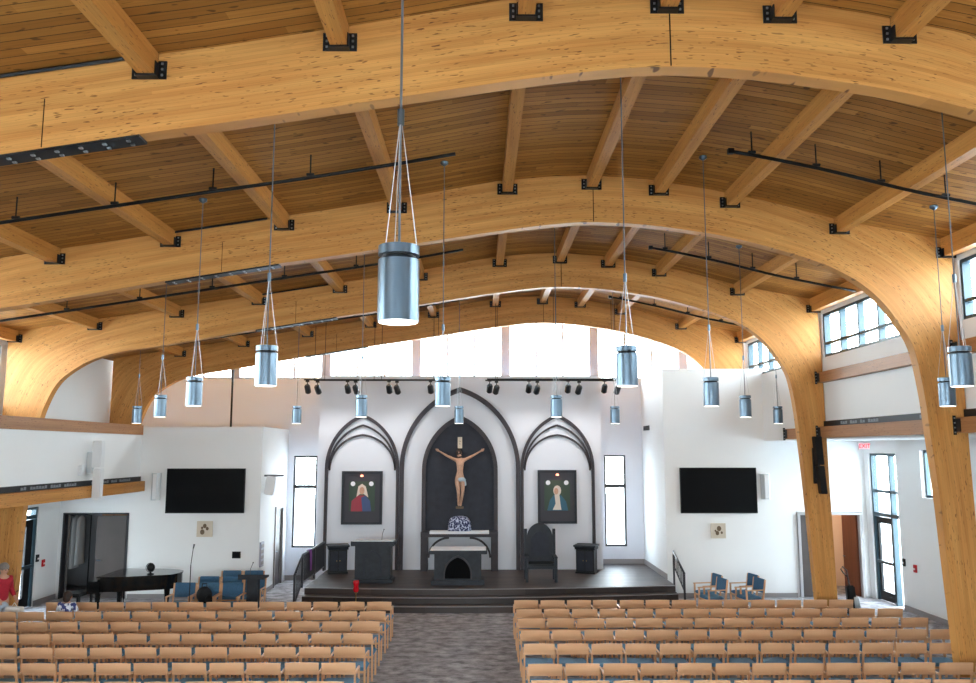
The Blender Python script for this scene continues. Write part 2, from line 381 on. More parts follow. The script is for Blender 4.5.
def make_arch_mesh():
    mb = MB(); n = len(INN); ss = [0]
    for i in range(1, n): ss.append(ss[-1]+math.dist(((INN[i][0]+OUT[i][0])/2, (INN[i][1]+OUT[i][1])/2), ((INN[i-1][0]+OUT[i-1][0])/2, (INN[i-1][1]+OUT[i-1][1])/2)))
    w = [math.dist(INN[i], OUT[i]) for i in range(n)]
    ox = -10.45
    for i in range(n-1):
        a, b, c, d = INN[i], INN[i+1], OUT[i+1], OUT[i]
        P = lambda p, y: (p[0]-ox, y, p[1])
        u0, u1 = ss[i], ss[i+1]
        mb.add([P(a,0),P(b,0),P(c,0),P(d,0)], [(0,1,2,3)], 0, uvs=[[(u0,0),(u1,0),(u1,w[i+1]),(u0,w[i])]])
        mb.add([P(a,AT),P(d,AT),P(c,AT),P(b,AT)], [(0,1,2,3)], 0, uvs=[[(u0,0),(u0,w[i]),(u1,w[i+1]),(u1,0)]])
        mb.add([P(a,0),P(a,AT),P(b,AT),P(b,0)], [(0,1,2,3)], 0, smooth=True, uvs=[[(u0,.01),(u0,.02),(u1,.02),(u1,.01)]])
        mb.add([P(d,0),P(c,0),P(c,AT),P(d,AT)], [(0,1,2,3)], 0, uvs=[[(u0,1),(u1,1),(u1,1.2),(u0,1.2)]])
    for i in (0, n-1):
        a, d = INN[i], OUT[i]
        mb.add([(a[0]-ox,0,a[1]),(d[0]-ox,0,d[1]),(d[0]-ox,AT,d[1]),(a[0]-ox,AT,a[1])], [(0,1,2,3)], 0)
    return mb
arch_lab = ['broad curved timber arch crossing closest overhead, fourth counted from the altar','curved timber arch with column beside the seats, third counted from the altar','curved timber arch carrying the black column speaker, second counted from the altar','curved timber arch at the altar clerestory, first counted from the altar']
arch_proto = None; ARCH = []
OX = -10.45
for k, y in enumerate(AY):
    r = thing('timber_arch', (OX, y, 0), arch_lab[k], 'arch', 'curved timber arches')
    if arch_proto is None:
        mb = make_arch_mesh(); me = mb.mesh('arch_rib', M['glulam']); 
        pl = MB(); n = 12
        pi = [(-5.14+1.84*i/n) for i in range(n+1)]
        pl.ribbon([(x-OX, inn_z(x)-.028) for x in pi], [(x-OX, inn_z(x)-.003) for x in pi], -.004, AT+.004)
        for i in range(8):
            x = -5.02+1.6*i/7
            for yy in (.05, .15): pl.cbox((x-OX, yy, inn_z(x)-.034), (.035, .035, .016), 1)
        plm = pl.mesh('splice_plate', [M['dsteel'], M['bolt']])
        jm = MB().box(1.869-OX, -.003, 7.70, 1.882-OX, .004, 8.46).mesh('ridge_joint', M['recess'])
        jm2 = MB().box(-4.236-OX, -.003, inn_z(-4.23)+.01, -4.228-OX, .004, inn_z(-4.23)+.5).mesh('splice_joint', M['recess'])
        arch_proto = True
    for nm, mm in (('arch_rib', me), ('splice_plate', plm), ('ridge_joint', jm), ('splice_joint', jm2)):
        o = bpy.data.objects.new(nm, mm); COL.objects.link(o); o.parent = r
    ARCH.append(r)

# roof deck (structure)
mb = MB(); t2 = [(x, z+.14) for x, z in TOP]
mb.ribbon(TOP, t2, -3.0, 27.0)
struct('ceiling', mb, M['deck'])

# ------------------------------------------------------------------ purlins with steel hangers
PX = [7.72, 5.95, 4.15, 2.97, 1.85, .45, -1.38, -3.23, -5.08, -6.95, -8.8, -10.6]
bays = [(2.4, 7.73, PX[2:8], 'resting on the fourth arch from altar'), (7.93, 13.35, PX[:10], 'between third and fourth arches from altar'),
        (13.55, 18.85, PX[:12], 'between second and third arches from altar'), (19.05, 24.3, PX[:11], 'between first and second arches from altar')]
for y0, y1, xs, where in bays:
    for x in xs:
        k = PX.index(x); z = deck_z(x)
        edge = k == 0
        dz = (deck_z(x+.1)-deck_z(x-.1))/.2 if not edge else -.2
        h = .30 if edge else .24; w = .165
        if edge: x = 7.70
        r = thing('roof_beam', (x, y0, z-h), f'timber roof beam, {ORD[k]} from the exit-door wall, {where}', 'beam', 'timber beams under the roof deck')
        ln = y1-y0
        b = MB(); ww = w/2
        s0 = [(-ww, dz*-ww-0), (ww, dz*ww)]
        top = h-.006 - abs(dz)*ww*0
        b.prism([(-ww, 0), (ww, 0), (ww, top+dz*ww), (-ww, top-dz*ww)], .004, ln-.004, 'y')
        b.build('beam_body', M['beam'], r, axis=1)
        br = MB(); e = ln-.004
        br.box(-ww-.018, e-.10, -.018, ww+.018, e, 0)                # seat
        br.box(-ww-.012, e-.10, 0, -ww-.002, e, .13); br.box(ww+.002, e-.10, 0, ww+.012, e, .13)
        for sx in (-1, 1):
            br.box(sx*(ww+.002), e-.014, -.018, sx*(ww+.085), e, .165)
            for bx, bz in ((.045, .02), (.045, .08), (.045, .135)):
                br.cbox((sx*(ww+bx), e-.018, bz), (.02, .012, .02), 1)
        br.build('steel_hanger', [M['dsteel'], M['bolt']], r)

# ------------------------------------------------------------------ floor, walls
struct('floor', MB().box(-14, -3, -.12, 13, 27.2, 0), M['carpet'])
XW = 7.86
def wallbox(name, parts, mat): 
    mb = MB()
    for p in parts: mb.box(*p)
    return struct(name, mb, mat)
# side wall over the door aisle
wallbox('wall_exit_side_upper', [(XW,-3,4.20,XW+.2,26.4,6.05),(XW,-3,7.05,XW+.2,26.4,7.38)] + [(XW,y0,6.05,XW+.2,y1,7.05) for y0, y1 in ((-3,2.2),(7.8,8.1),(13.3,13.6),(18.8,19.1),(24.2,26.4))], M['white'])
wallbox('wall_exit_side_outer', [(10.6,-3,0,10.85,2,4.2),(10.6,2,0,10.85,16.5,4.2),(10.6,16.5,0,10.85,18.3,4.2),(10.6,18.3,0,10.85,20.1,2.82),(10.6,18.3,3.95,10.85,20.1,4.2),(10.6,20.1,0,10.85,21.3,4.2),(10.6,21.3,3.86,10.85,22.8,4.2),(10.6,22.8,0,10.85,23.05,4.2)], M['white'])
wallbox('ceiling_exit_aisle', [(XW+.2,-3,4.20,10.85,23.05,4.32)], M['white'])
# screen walls each side of the altar
wallbox('wall_screen_exit_side', [(5.08,23.05,0,8.66,23.2,6.20),(8.66,23.05,2.27,10.44,23.2,6.2),(10.44,23.05,0,10.85,23.2,6.2)], M['white'])
wallbox('wall_altar_exit_side', [(5.08,23.2,0,5.23,26.2,6.20)], M['white'])
wallbox('wall_screen_piano_side', [(-11.29,23.05,2.26,-9.52,23.2,4.58),(-9.52,23.05,0,-5.98,23.2,4.58),(-13.2,23.05,0,-11.29,23.2,4.58)], M['white'])
wallbox('wall_altar_piano_side', [(-6.13,23.2,0,-5.98,24.72,4.58),(-6.13,24.72,2.3,-5.98,25.7,4.58),(-6.13,25.7,0,-5.98,26.2,4.58)], M['white'])
wallbox('ceiling_vestry', [(-13.2,23.2,4.44,-6.13,26.2,4.56)], M['white'])
wallbox('ceiling_sacristy', [(5.23,23.2,6.04,10.85,26.2,6.16)], M['white'])
# back wall with two tall windows, clerestory above
BW = 26.2
wallbox('wall_altar_back', [(-13.2,BW,0,-5.8,BW+.2,6.18),(-5.8,BW,0,-5.07,BW+.2,.97),(-5.8,BW,3.77,-5.07,BW+.2,6.18),(-5.07,BW,0,3.88,BW+.2,6.18),(3.88,BW,0,4.55,BW+.2,1.0),(3.88,BW,3.79,4.55,BW+.2,6.18),(4.55,BW,0,11,BW+.2,6.18)], M['altarwall'])
wallbox('wall_altar_panel', [(-4.80,24.95,.0,3.62,BW,6.17)], M['altarwall'])
# piano side: bulkhead over low aisle, outer wall, upper wall
XB = -9.3
wallbox('wall_piano_side_bulkhead', [(XB-.16,-3,2.85,XB,23.05,4.36)], M['white'])
wallbox('ceiling_piano_aisle', [(-11.6,-3,2.85,XB-.16,23.05,2.97)], M['white'])
wallbox('wall_piano_side_outer', [(-11.6,-3,0,-11.4,3,2.85),(-11.6,3,0,-11.4,16.5,2.85),(-11.6,16.5,0,-11.4,20.1,2.85),(-11.6,20.1,2.5,-11.4,21.95,2.85),(-11.6,21.95,0,-11.4,23.2,2.85),(-13.2,23.2,0,-13,26.2,4.5)], M['white'])
wallbox('wall_piano_side_upper', [(-11.06,-3,2.97,-10.86,26.2,4.9)]+[(-11.06,y0,4.9,-10.86,y1,6.3) for y0, y1 in ((-3,2.2),(7.8,8.1),(13.3,13.6),(18.8,26.2))]+[(-11.06,-3,6.3,-10.86,26.2,6.56)], M['white'])
# nave end behind the view: unseen, its glazed opening sized to set the fill light
wallbox('wall_nave_end', [(-11.6,-3.2,-.1,10.85,-3,1.6),(-11.6,-3.2,1.6,-7,-3,4.2),(4,-3.2,1.6,10.85,-3,4.2),(-11.6,-3.2,4.2,10.85,-3,6.4),(-9,-3.2,6.4,8.2,-3,7.2),(-4.5,-3.2,7.2,6.5,-3,7.7),(-2,-3.2,7.7,5.5,-3,8.1),(0,-3.2,8.1,4,-3,8.35)], M['white'])
struct('ground_outside', MB().box(-60, -50, -.4, 60, 80, -.2), M['concrete'])

# baseboards
def bb(name, *b): 
    mb = MB()
    for x in b: mb.box(*x)
    struct(name, mb, M['base'])
bb('baseboard_screen_exit_side', (5.08,23.03,0,8.6,23.05,.12)); bb('baseboard_screen_piano_side', (-9.46,23.03,0,-5.98,23.05,.12))
bb('baseboard_exit_outer', (10.57,-3,0,10.6,21.25,.13)); bb('baseboard_piano_outer', (-11.4,-3,0,-11.37,20.1,.13), (-11.4,21.96,0,-11.37,23.05,.13))
bb('baseboard_altar_exit_side', (5.06,23.05,.48,5.08,26.2,.62), (3.62,26.17,.48,5.06,26.2,.62)); bb('baseboard_altar_piano_side', (-5.98,26.17,0,-4.8,26.2,.15), (-5.98,23.05,0,-5.96,24.66,.12))

# ------------------------------------------------------------------ windows
def window_x(n, x, y0, y1, z0, z1, ys, zs, fm, dx=.08, fw=.06, label=None):
    """glazed opening in a wall of constant x"""
    f = MB()
    f.box(x-dx/2,y0,z0,x+dx/2,y1,z0+fw).box(x-dx/2,y0,z1-fw,x+dx/2,y1,z1).box(x-dx/2,y0,z0+fw,x+dx/2,y0+fw,z1-fw).box(x-dx/2,y1-fw,z0+fw,x+dx/2,y1,z1-fw)
    o = tag(f.build(f'window_{n}', fm), kind='structure')
    mu = MB()
    for y in ys: mu.box(x-dx/2+.005, y-fw/2, z0+fw, x+dx/2-.005, y+fw/2, z1-fw)
    for z in zs: mu.box(x-dx/2+.008, y0+fw, z-fw/2, x+dx/2-.008, y1-fw, z+fw/2)
    mu.build('mullion', fm, o)
    MB().box(x-.006, y0+fw, z0+fw, x+.006, y1-fw, z1-fw).build('pane', M['glass'], o)
    return o
def window_y(n, y, x0, x1, z0, z1, xs, zs, fm, dy=.08, fw=.06, tw=None):
    tw = tw or fw
    f = MB()
    f.box(x0,y-dy/2,z0,x1,y+dy/2,z0+fw).box(x0,y-dy/2,z1-fw,x1,y+dy/2,z1).box(x0,y-dy/2,z0+fw,x0+fw,y+dy/2,z1-fw).box(x1-fw,y-dy/2,z0+fw,x1,y+dy/2,z1-fw)
    o = tag(f.build(f'window_{n}', fm), kind='structure')
    mu = MB()
    for x in xs: mu.box(x-fw/2, y-dy/2+.005, z0+fw, x+fw/2, y+dy/2-.005, z1-fw)
    for z in zs: mu.box(x0+fw, y-dy/2+.008, z-tw/2, x1-fw, y+dy/2-.008, z+tw/2)
    if xs or zs: mu.build('mullion', fm, o)
    MB().box(x0+fw, y-.006, z0+fw, x1-fw, y+.006, z1-fw).build('pane', M['glass'], o)
    return o
wn = 1
window_y(20, -3.1, -7, 4, 1.6, 4.2, [-7+1.1*i for i in range(1,10)], [], M['alu'], dy=.1)  # unseen glazing in the nave end, sized for front fill light
for y0, y1 in ((2.2,7.8),(8.1,13.3),(13.6,18.8),(19.1,24.2)):
    st = (y1-y0)/6
    window_x(wn, XW+.1, y0, y1, 6.05, 7.05, [y0+st*i for i in range(1,6)], [6.36], M['alu'], dx=.14); wn += 1
for y0, y1 in ((2.2,7.8),(8.1,13.3),(13.6,18.8)):
    st = (y1-y0)/5
    window_x(wn, -10.96, y0, y1, 4.9, 6.3, [y0+st*i for i in range(1,5)], [5.35], M['alu'], dx=.14); wn += 1
window_x(wn, 10.74, 18.3, 20.1, 2.82, 3.95, [19.2], [], M['alu'], dx=.1); wn += 1
window_y(wn, BW+.09, -5.8, -5.07, .97, 3.77, [], [2.82], M['darkframe'], dy=.14, fw=.055, tw=.11); wn += 1
window_y(wn, BW+.09, 3.88, 4.55, 1.0, 3.79, [], [2.84], M['darkframe'], dy=.14, fw=.055, tw=.11); wn += 1
# altar clerestory: its head follows the roof curve
def clerestory():
    y = BW+.1
    posts = [-10.6,-7.74,-4.88,-2.03,.81,3.62,6.46]
    o = tag(MB().box(-11,y-.08,6.18,7.9,y+.08,6.225).build(f'window_{wn}', M['winpost']), kind='structure')
    p = MB(); m = MB(); g = MB()
    for x in posts: p.box(x-.14, y-.08, 6.225, x+.14, y+.08, deck_z(x)-.01)
    for a, b in zip(posts, posts[1:]):
        for t in (1/3, 2/3):
            x = a+.14+(b-a-.28)*t; m.box(x-.03, y-.05, 6.225, x+.03, y+.05, deck_z(x)-.01)
    p.build('post', M['winpost'], o); m.build('mullion', M['winpost'], o)
    xs = [-11+18.9*i/60 for i in range(61)]
    g.ribbon([(x, 6.225) for x in xs], [(x, max(6.26, deck_z(x)-.005)) for x in xs], y-.006, y+.006)
    g.build('pane', M['glass'], o)
clerestory()

# ------------------------------------------------------------------ doors
def trim_frame_y(name, y, x0, x1, z1, w=.07, d=.06, mat='doorframe', yb=.17):
    struct(name, MB().box(x0-w,y-d,0,x0,y+yb,z1+w).box(x1,y-d,0,x1+w,y+yb,z1+w).box(x0,y-d,z1,x1,y+yb,z1+w), M[mat])
# double door by the vestments: one leaf closed, one swung in
trim_frame_y('trim_1', 23.05, -11.25, -9.56, 2.22, w=.04, d=.03, mat='darkframe')
d = tag(MB().box(-10.40,23.09,.01,-9.60,23.14,2.18).build('door_1', M['darkdoor'], bevel=.006), kind='structure')
MB().tube([(-10.33,23.09,1.0),(-10.33,23.03,1.0),(-10.22,23.03,1.0)], .012).build('door_handle', M['steel'], d)
DB = MB(); DB.bar((-11.21,23.22,1.095),(-11.56,23.95,1.095),.05,2.17)
d = tag(DB.build('door_2', M['darkdoor']), kind='structure')
MB().tube([(-11.50,23.88,1.0),(-11.44,23.90,1.0),(-11.40,23.80,1.0)], .012).build('door_handle', M['steel'], d)
# doorway to the corridor behind the speaker column
trim_frame_y('trim_2', 23.05, 8.74, 10.36, 2.19)
d = tag(MB().box(8.75,23.09,.01,9.53,23.14,2.18).build('door_3', M['darkdoor'], bevel=.006), kind='structure')
MB().tube([(9.46,23.09,1.0),(9.46,23.03,1.0),(9.35,23.03,1.0)], .012).build('door_handle', M['steel'], d)
mb = MB(); a = math.radians(93)
mb.bar((10.33,23.12,1.095), (10.33+.80*math.cos(a), 23.12+.80*math.sin(a), 1.095), .05, 2.17)
d = tag(mb.build('door_4', M['cherry'], axis=2), kind='structure')
MB().tube([(10.27,23.82,1.0),(10.21,23.82,1.0),(10.21,23.72,1.0)], .012).build('door_handle', M['steel'], d)
wallbox('wall_corridor', [(8.4,25.0,0,10.85,25.15,2.9),(8.4,23.2,0,8.52,25.0,2.9),(10.73,23.2,0,10.85,25.0,2.9)], M['peach'])
wallbox('ceiling_corridor', [(8.4,23.2,2.9,10.85,25.15,3.0)], M['white'])
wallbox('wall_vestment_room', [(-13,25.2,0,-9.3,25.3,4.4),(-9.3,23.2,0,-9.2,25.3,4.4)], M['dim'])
r = thing('added_fill_lamp', (9.6,24.2,2.82), 'added round fill lamp lighting the corridor behind the speaker column', 'lamp')  # lamp added so the corridor does not stay dark
MB().lathe([(.18,.08),(.18,.03),(.16,.02)], n=20).build('fill_lamp_base', M['white'], r); MB().lathe([(1e-6,-.0),(.1,.005),(.155,.025)], n=20).build('fill_lamp_glow', M['corridor_fill'], r)
r = thing('added_fill_lamp', (-10.6,24.3,4.36), 'added round fill lamp above the hanging vestments', 'lamp')  # weak lamp added to lift the dim vestment room
MB().lathe([(.18,.08),(.18,.03),(.16,.02)], n=20).build('fill_lamp_base', M['white'], r); MB().lathe([(1e-6,-.0),(.1,.005),(.155,.025)], n=20).build('fill_lamp_glow', M['vestment_fill'], r)
# grey door beside the altar window on the piano side
d = tag(MB().box(-6.06,24.79,.01,-6.01,25.63,2.23).build('door_5', M['darkdoor'], bevel=.006), kind='structure')
MB().tube([(-6.01,24.88,1.0),(-5.95,24.88,1.0),(-5.95,24.99,1.0)], .012).build('door_handle', M['steel'], d)
struct('trim_3', MB().box(-6.0,24.72,0,-5.94,24.79,2.30).box(-6.0,25.63,0,-5.94,25.70,2.30).box(-6.0,24.79,2.23,-5.94,25.63,2.30), M['base'])
# glazed exit door with sidelight and transoms (door aisle)
def glazed_door(n, x, y0, y1, z1, leaf0, leaf1, inner, w=.11):
    dx = .07; s = MB(); fw = .07
    s.box(x-dx,y0,0,x+dx,y0+fw,z1).box(x-dx,y1-fw,0,x+dx,y1,z1).box(x-dx,y0+fw,z1-fw,x+dx,y1-fw,z1)
    s.box(x-dx,y0+fw,2.20,x+dx,y1-fw,2.30)
    if z1 > 3: s.box(x-dx,y0+fw,2.82,x+dx,y1-fw,2.90)
    mid = leaf0 if abs(leaf0-y0) > abs(leaf1-y1) else leaf1
    s.box(x-dx,mid-.04,0,x+dx,mid+.04,z1-fw)
    o = tag(s.build(f'door_{n}', M['alu']), kind='structure')
    MB().box(x-.006,y0+fw,.02,x+.006,y1-fw,2.2).box(x-.006,y0+fw,2.3,x+.006,y1-fw,z1-fw).build('pane', M['glass'], o)
    l = MB(); a, b = sorted((leaf0, leaf1)); a += .05; b -= .05
    l.box(x-.03,a,.02,x+.03,a+w,2.18).box(x-.03,b-w,.02,x+.03,b,2.18).box(x-.03,a+w,2.02,x+.03,b-w,2.18).box(x-.03,a+w,.02,x+.03,b-w,.26)
    lo = l.build('door_leaf', M['black'], o)
    MB().box(x+inner*.04-.02,a+.02,.98,x+inner*.04+.05*inner,b-.02,1.06).build('push_bar', M['alu'], lo)
    return o
glazed_door(6, 10.72, 21.3, 22.8, 3.86, 21.78, 22.75, -1)
glazed_door(7, -11.5, 20.1, 21.95, 2.5, 20.6, 21.9, 1, .3)

# ------------------------------------------------------------------ side wall beams, friezes, letters
def word_comb(y, n, z0, z1):
    """outline of a worn, unreadable word: upright strokes on a base line"""
    pts = [(y-.115*n+.03, z0), (y, z0)]; h = z1-z0
    for q in range(n):
        a = y-.115*q; t = z0+h*(1, .82, .93)[q % 3]
        pts += [(a, t), (a-.085, t), (a-.085, z0+h*.2), (a-.115, z0+h*.2)]
    return pts[:-1]
yb = [(2.4,7.73),(7.93,13.35),(13.55,18.85),(19.05,23.05)]
where = ['before the fourth arch','third bay from the screen wall','second bay from the screen wall','short stub behind the speaker column']
def wall_beam(name, label, x0, x1, y0, y1, z0, z1, mat, plate=True, grp=None):
    r = thing(name, ((x0+x1)/2, y0, z0), label, 'beam', grp)
    MB().box(x0,y0+.003,z0,x1,y1-.003,z1).build('beam_body', M[mat], r, axis=1, world=True)
    if plate:
        b = MB(); e = y1-.003
        b.box(x0-.05,e-.014,z0-.03,x0-.002,e,z1+.03).box(x0-.012,e-.14,z0+.02,x0-.002,e-.014,z1-.02)
        for q in range(4): b.cbox((x0-.028,e-.019,z0+.01+(z1-z0-.02)*q/3),(.022,.012,.022),1)
        b.build('steel_plate', [M['dsteel'], M['bolt']], r, world=True)
    return r
random.seed(3)
for (y0, y1), w in list(zip(yb, where))[1:]:
    last = y1 > 20
    if last: y1 = 20.9
    if not last: wall_beam('wall_beam', f'upper timber beam under exit-door side clerestory, {w}', 7.70, 7.855, y0, y1, 5.47, 5.70, 'darkbeam', grp='timber beams on the exit-door wall')
    r = wall_beam('wall_beam', f'lower timber beam over exit-door side aisle, {w}', 7.66, 7.855, y0, y1, 4.22, 4.47, 'darkbeam', grp='timber beams on the exit-door wall')
    if last: continue
    f = thing('frieze_band', (7.8, y0, 4.475), f'black lettered band above exit-door side aisle, {w}', 'frieze', 'black lettered bands')
    MB().box(7.80,y0+.005,4.475,7.855,y1-.005,4.60).build('band', M['dsteel'], f, world=True)
    y = y1-.9
    for wd in (3,3,2,4,0,0,2,2):
        if wd and y-.115*wd > y0+.2:
            MB().prism(word_comb(y, wd, 4.505, 4.57), 7.794, 7.80, 'x').build('lettering', M['letters'], f, world=True)
        y -= .115*wd+.12 if wd else .7
wall_beam('cap_beam', 'long timber cap along top of the white wall above the piano side aisle', XB-.2, XB+.04, 4, 23.05, 4.36, 4.62, 'darkbeam', plate=False)
wall_beam('aisle_beam', 'long timber beam along the piano side aisle under the black band', XB+.003, XB+.16, 4, 23.05, 2.84, 3.11, 'beam', plate=False)
f = thing('frieze_band', (XB, 4, 3.115), 'long black lettered band above the timber beam on piano side', 'frieze', 'black lettered bands')
MB().box(XB+.003,4,3.115,XB+.06,23.0,3.235).build('band', M['dsteel'], f, world=True)
y = 22.3
for wd in (6,3,4,3,0,5,4,6,2,0,3,5,4,3,2,5):
    if wd: MB().prism(word_comb(y, wd, 3.14, 3.205), XB+.06, XB+.066, 'x').build('lettering', M['letters'], f, world=True)
    y -= .115*wd+.13 if wd else .6

# ------------------------------------------------------------------ ceiling rails and conduits
def rail(label, xa, xb, y, n, dr):
    r = thing('ceiling_rail', (xa, y, deck_z(xa)-dr), label, 'rail', 'thin black rails under the roof deck')
    xs = [xa+(xb-xa)*i/14 for i in range(15)]
    b = MB()
    za, zb = deck_z(xa)-dr, deck_z(xb)-dr
    pts = [(x, y, (za+(zb-za)*(x-xa)/(xb-xa))*.25+(deck_z(x)-dr)*.75) for x in xs]
    b.tube(pts, .026, 8); b.build('rail_tube', M['black'], r, world=True)
    MB().box(min(xa,xb)-.04,y-.035,pts[0 if xa < xb else -1][2]-.035,min(xa,xb)+.04,y+.035,pts[0 if xa < xb else -1][2]+.035).build('end_cap', M['black'], r, world=True)
    for i in range(n):
        q = pts[1+int(i*13/n)]
        MB().tube([(q[0],y,q[2]),(q[0],y,deck_z(q[0])-.002)], .011, 6).tube([(q[0]-.05,y,q[2]+.04),(q[0]+.05,y,q[2]+.04)], .022, 6).build('hanger', M['dsteel'], r, world=True)
for y, w, xl, dr in ((10.88,'between third and fourth arches from altar',-9.5,.33),(16.25,'between second and third arches from altar',-10.3,.35),(21.5,'between first and second arches from altar',-10.1,.38)):
    rail(f'thin black rail on the piano side of roof, {w}', xl, -.34, y, 6, dr)
    rail(f'thin black rail on the exit-door side of roof, {w}', 3.42, 7.5, y, 4, dr)
for y, xa, xb, w in ((7.69,-4.85,-3.45,'fourth'),(13.30,-5.0,-3.5,'third'),(18.80,-5.0,-3.5,'second')):
    xs = [xa+(xb-xa)*i/6 for i in range(7)]
    tag(MB().tube([(x,y,deck_z(x)-.03) for x in xs], .018, 6).build('conduit', M['dsteel'], loc=(xa,y,deck_z(xa))), f'short black conduit along the top of the {w} arch from altar', 'conduit')
tag(MB().tube([(-7.42,24.9,4.57),(-7.42,24.9,deck_z(-7.42)-.01)], .03, 8).build('drain_pipe', M['dsteel'], loc=(-7.42,24.9,4.57)), 'thin dark vertical pipe in front of the altar wall on piano side', 'pipe')

# ------------------------------------------------------------------ pendant lamps
def pendant_parts(r):
    R = .112; H = .415
    MB().lathe([(R,0),(R,.335)], n=32).lathe([(R,.335),(R-.012,.345)], n=32).build('housing', M['steel'], r)
    MB().lathe([(R-.02,.335),(R-.02,.375)], n=24).build('dark_gap', M['black'], r)
    MB().lathe([(R,.362),(R,.412)], n=32).lathe([(R,.412),(R-.01,.415)], n=32).build('top_ring', M['steel'], r)
    for q in range(3):
        a = q*2*PI/3+.4
        MB().tube([(R*.93*math.cos(a),R*.93*math.sin(a),.41),(0,0,1.16)], .0028, 5).build('suspension_wire', M['wire'], r)
    MB().tube([(0,0,.40),(0,0,1.13)], .007, 6).build('power_cord', M['cable'], r)
    MB().lathe([(.02,1.10),(.02,1.19)], n=10).build('wire_clamp', M['steel'], r)
    MB().lathe([(1e-6,-.004),(R-.008,-.004),(R-.008,.01)], n=28).build('diffuser', M['lampglow'], r)
rows = [(4.4, [-.44], 4.63, 'hanging alone before all the arches'),
        (8.6, [-2.22,1.53,5.03], 4.61, 'in fourth lamp row from altar'),
        (12.0, [-4.12,-.54,3.35,6.79], 4.58, 'in third lamp row from altar'),
        (16.0, [-6.13,-2.28,1.47,5.12], 4.58, 'in second lamp row from altar'),
        (20.2, [-8.29,-4.44,-.51,3.28,7.25], 4.59, 'in first lamp row from altar')]
proto = None
for y, xs, zb, w in rows:
    for i, x in enumerate(xs):
        lab = f'brushed steel cylinder pendant lamp {w}' if len(xs) == 1 else f'steel cylinder pendant lamp, {ORD[i]} from the piano side {w}'
        if proto is None:
            r = thing('pendant_lamp', (x,y,zb), lab, 'lamp', 'steel pendant lamps'); pendant_parts(r); proto = r; kids = list(r.children)
        else:
            r = thing('pendant_lamp', (x,y,zb), lab, 'lamp', 'steel pendant lamps')
            for k in kids:
                c = k.copy(); COL.objects.link(c); c.parent = r
        dz = deck_z(x)-zb
        MB().tube([(0,0,1.15),(0,0,dz-.02)], .0075, 6).build('cable', M['cable'], r)
        MB().lathe([(.015,dz-.07),(.06,dz-.04),(.06,dz-.004)], n=14).build('ceiling_canopy', M['steel'], r)

# ------------------------------------------------------------------ track spotlights by the altar
def track(label, x0, x1, y, z):
    r = thing('spotlight_track', (x0,y,z), label, 'track', 'black spotlight tracks')
    MB().box(x0,y-.02,z-.02,x1,y+.02,z+.02).build('track_bar', M['black'], r, world=True)
    for x in (x0+.3, (x0+x1)/2, x1-.3):
        MB().tube([(x,y,z+.02),(x,y,deck_z(x)-.003)], .008, 6).build('hanger_rod', M['black'], r, world=True)
ta = [-5.0,-3.84,-2.64,-1.44]; tb = [-4.65,-3.56,-2.38,-1.17]
tc_ = [.28,1.42,2.56,3.62]; td = [.47,1.64,2.84,3.95]
track('rear black spotlight track over the piano side of the altar', -5.10, -1.05, 24.05, 5.97); track('front black spotlight track over the piano side of the altar', -4.75, -.9, 23.75, 5.93)
track('rear black spotlight track over the chair side of the altar', .20, 4.25, 24.05, 5.99); track('front black spotlight track over the chair side of the altar', .15, 4.1, 23.75, 5.93)
sp = None
def spot(x, y, z, lab, tilt):
    global sp
    if sp is None:
        r = thing('track_spotlight', (x,y,z), lab, 'spotlight', 'black track spotlights')
        MB().box(-.05,-.04,-.05,.05,.04,0).tube([(0,0,-.05),(0,0,-.13)], .014, 6).build('adapter', M['spotbody'], r)
        MB().lathe([(.05,-.17),(.085,-.14),(.085,.06),(.06,.10)], n=16).build('lamp_head', M['spotbody'], r)
        MB().lathe([(1e-6,-.173),(.048,-.173)], n=14).build('lens', M['vent'], r)
        sp = r; o = r
    else: o = dup(sp, lab, (x,y,z))
    for c in o.children:
        if not c.name.startswith('adapter'):
            c.location = (0,.02,-.22); c.rotation_euler = (math.radians(28), tilt, 0)
    return o
for nm, xs, y, z, w in (('r',ta,24.05,5.95,'rear track over the piano side'),('f',tb,23.75,5.91,'front track over the piano side'),('r',tc_,24.05,5.97,'rear track over the chair side'),('f',td,23.75,5.91,'front track over the chair side')):
    for i, x in enumerate(xs): spot(x, y, z, f'black spotlight, {ORD[i]} from the piano end of the {w}', (-.25 if 'piano' in w else .25) * (1 if nm == 'f' else .4))

# ------------------------------------------------------------------ altar wall: pointed arches
YW = 24.95
def pointed(cx, hw, spring, apex, n=18, base=None):
    rise = apex-spring; R = (hw*hw+rise*rise)/(2*hw)
    pts = []
    a1 = math.atan2(rise, R-hw)
    for i in range(n+1):
        a = a1*i/n; pts.append((cx-hw+R-R*math.cos(a), spring+R*math.sin(a)))
    left = pts; right = [(2*cx-x, z) for x, z in pts[::-1]][1:]
    out = left+right
    if base is not None: out = [(cx-hw, base)]+out+[(cx+hw, base)]
    return out
def arch_band(cx, hw, spring, apex, w, y0, y1, base=None):
    return MB().ribbon(pointed(cx, hw-w, spring, apex-w*1.25, base=base), pointed(cx, hw, spring, apex, base=base), y0, y1)
def gothic(cx, hw, spring, apex, w, label, extra=0):
    r = thing('pointed_arch_frame', (cx,YW,.48), label, 'arch', 'dark pointed arches on the altar wall')
    arch_band(cx, hw, spring, apex, w, YW-.10, YW-.002, base=.48).build('arch_moulding', M['trimwood'], r, world=True)
    for k in range(extra):
        arch_band(cx, hw-w-.004-.012*k, spring-.02-.05*k, apex-.31-.29*k, .05, YW-.07, YW-.002).build('inner_rib', M['trimwood'], r, world=True)
    return r
CX = -.595
gothic(CX, 1.785, 3.42, 5.82, .125, 'tall dark pointed arch moulding framing the crucifix niche')
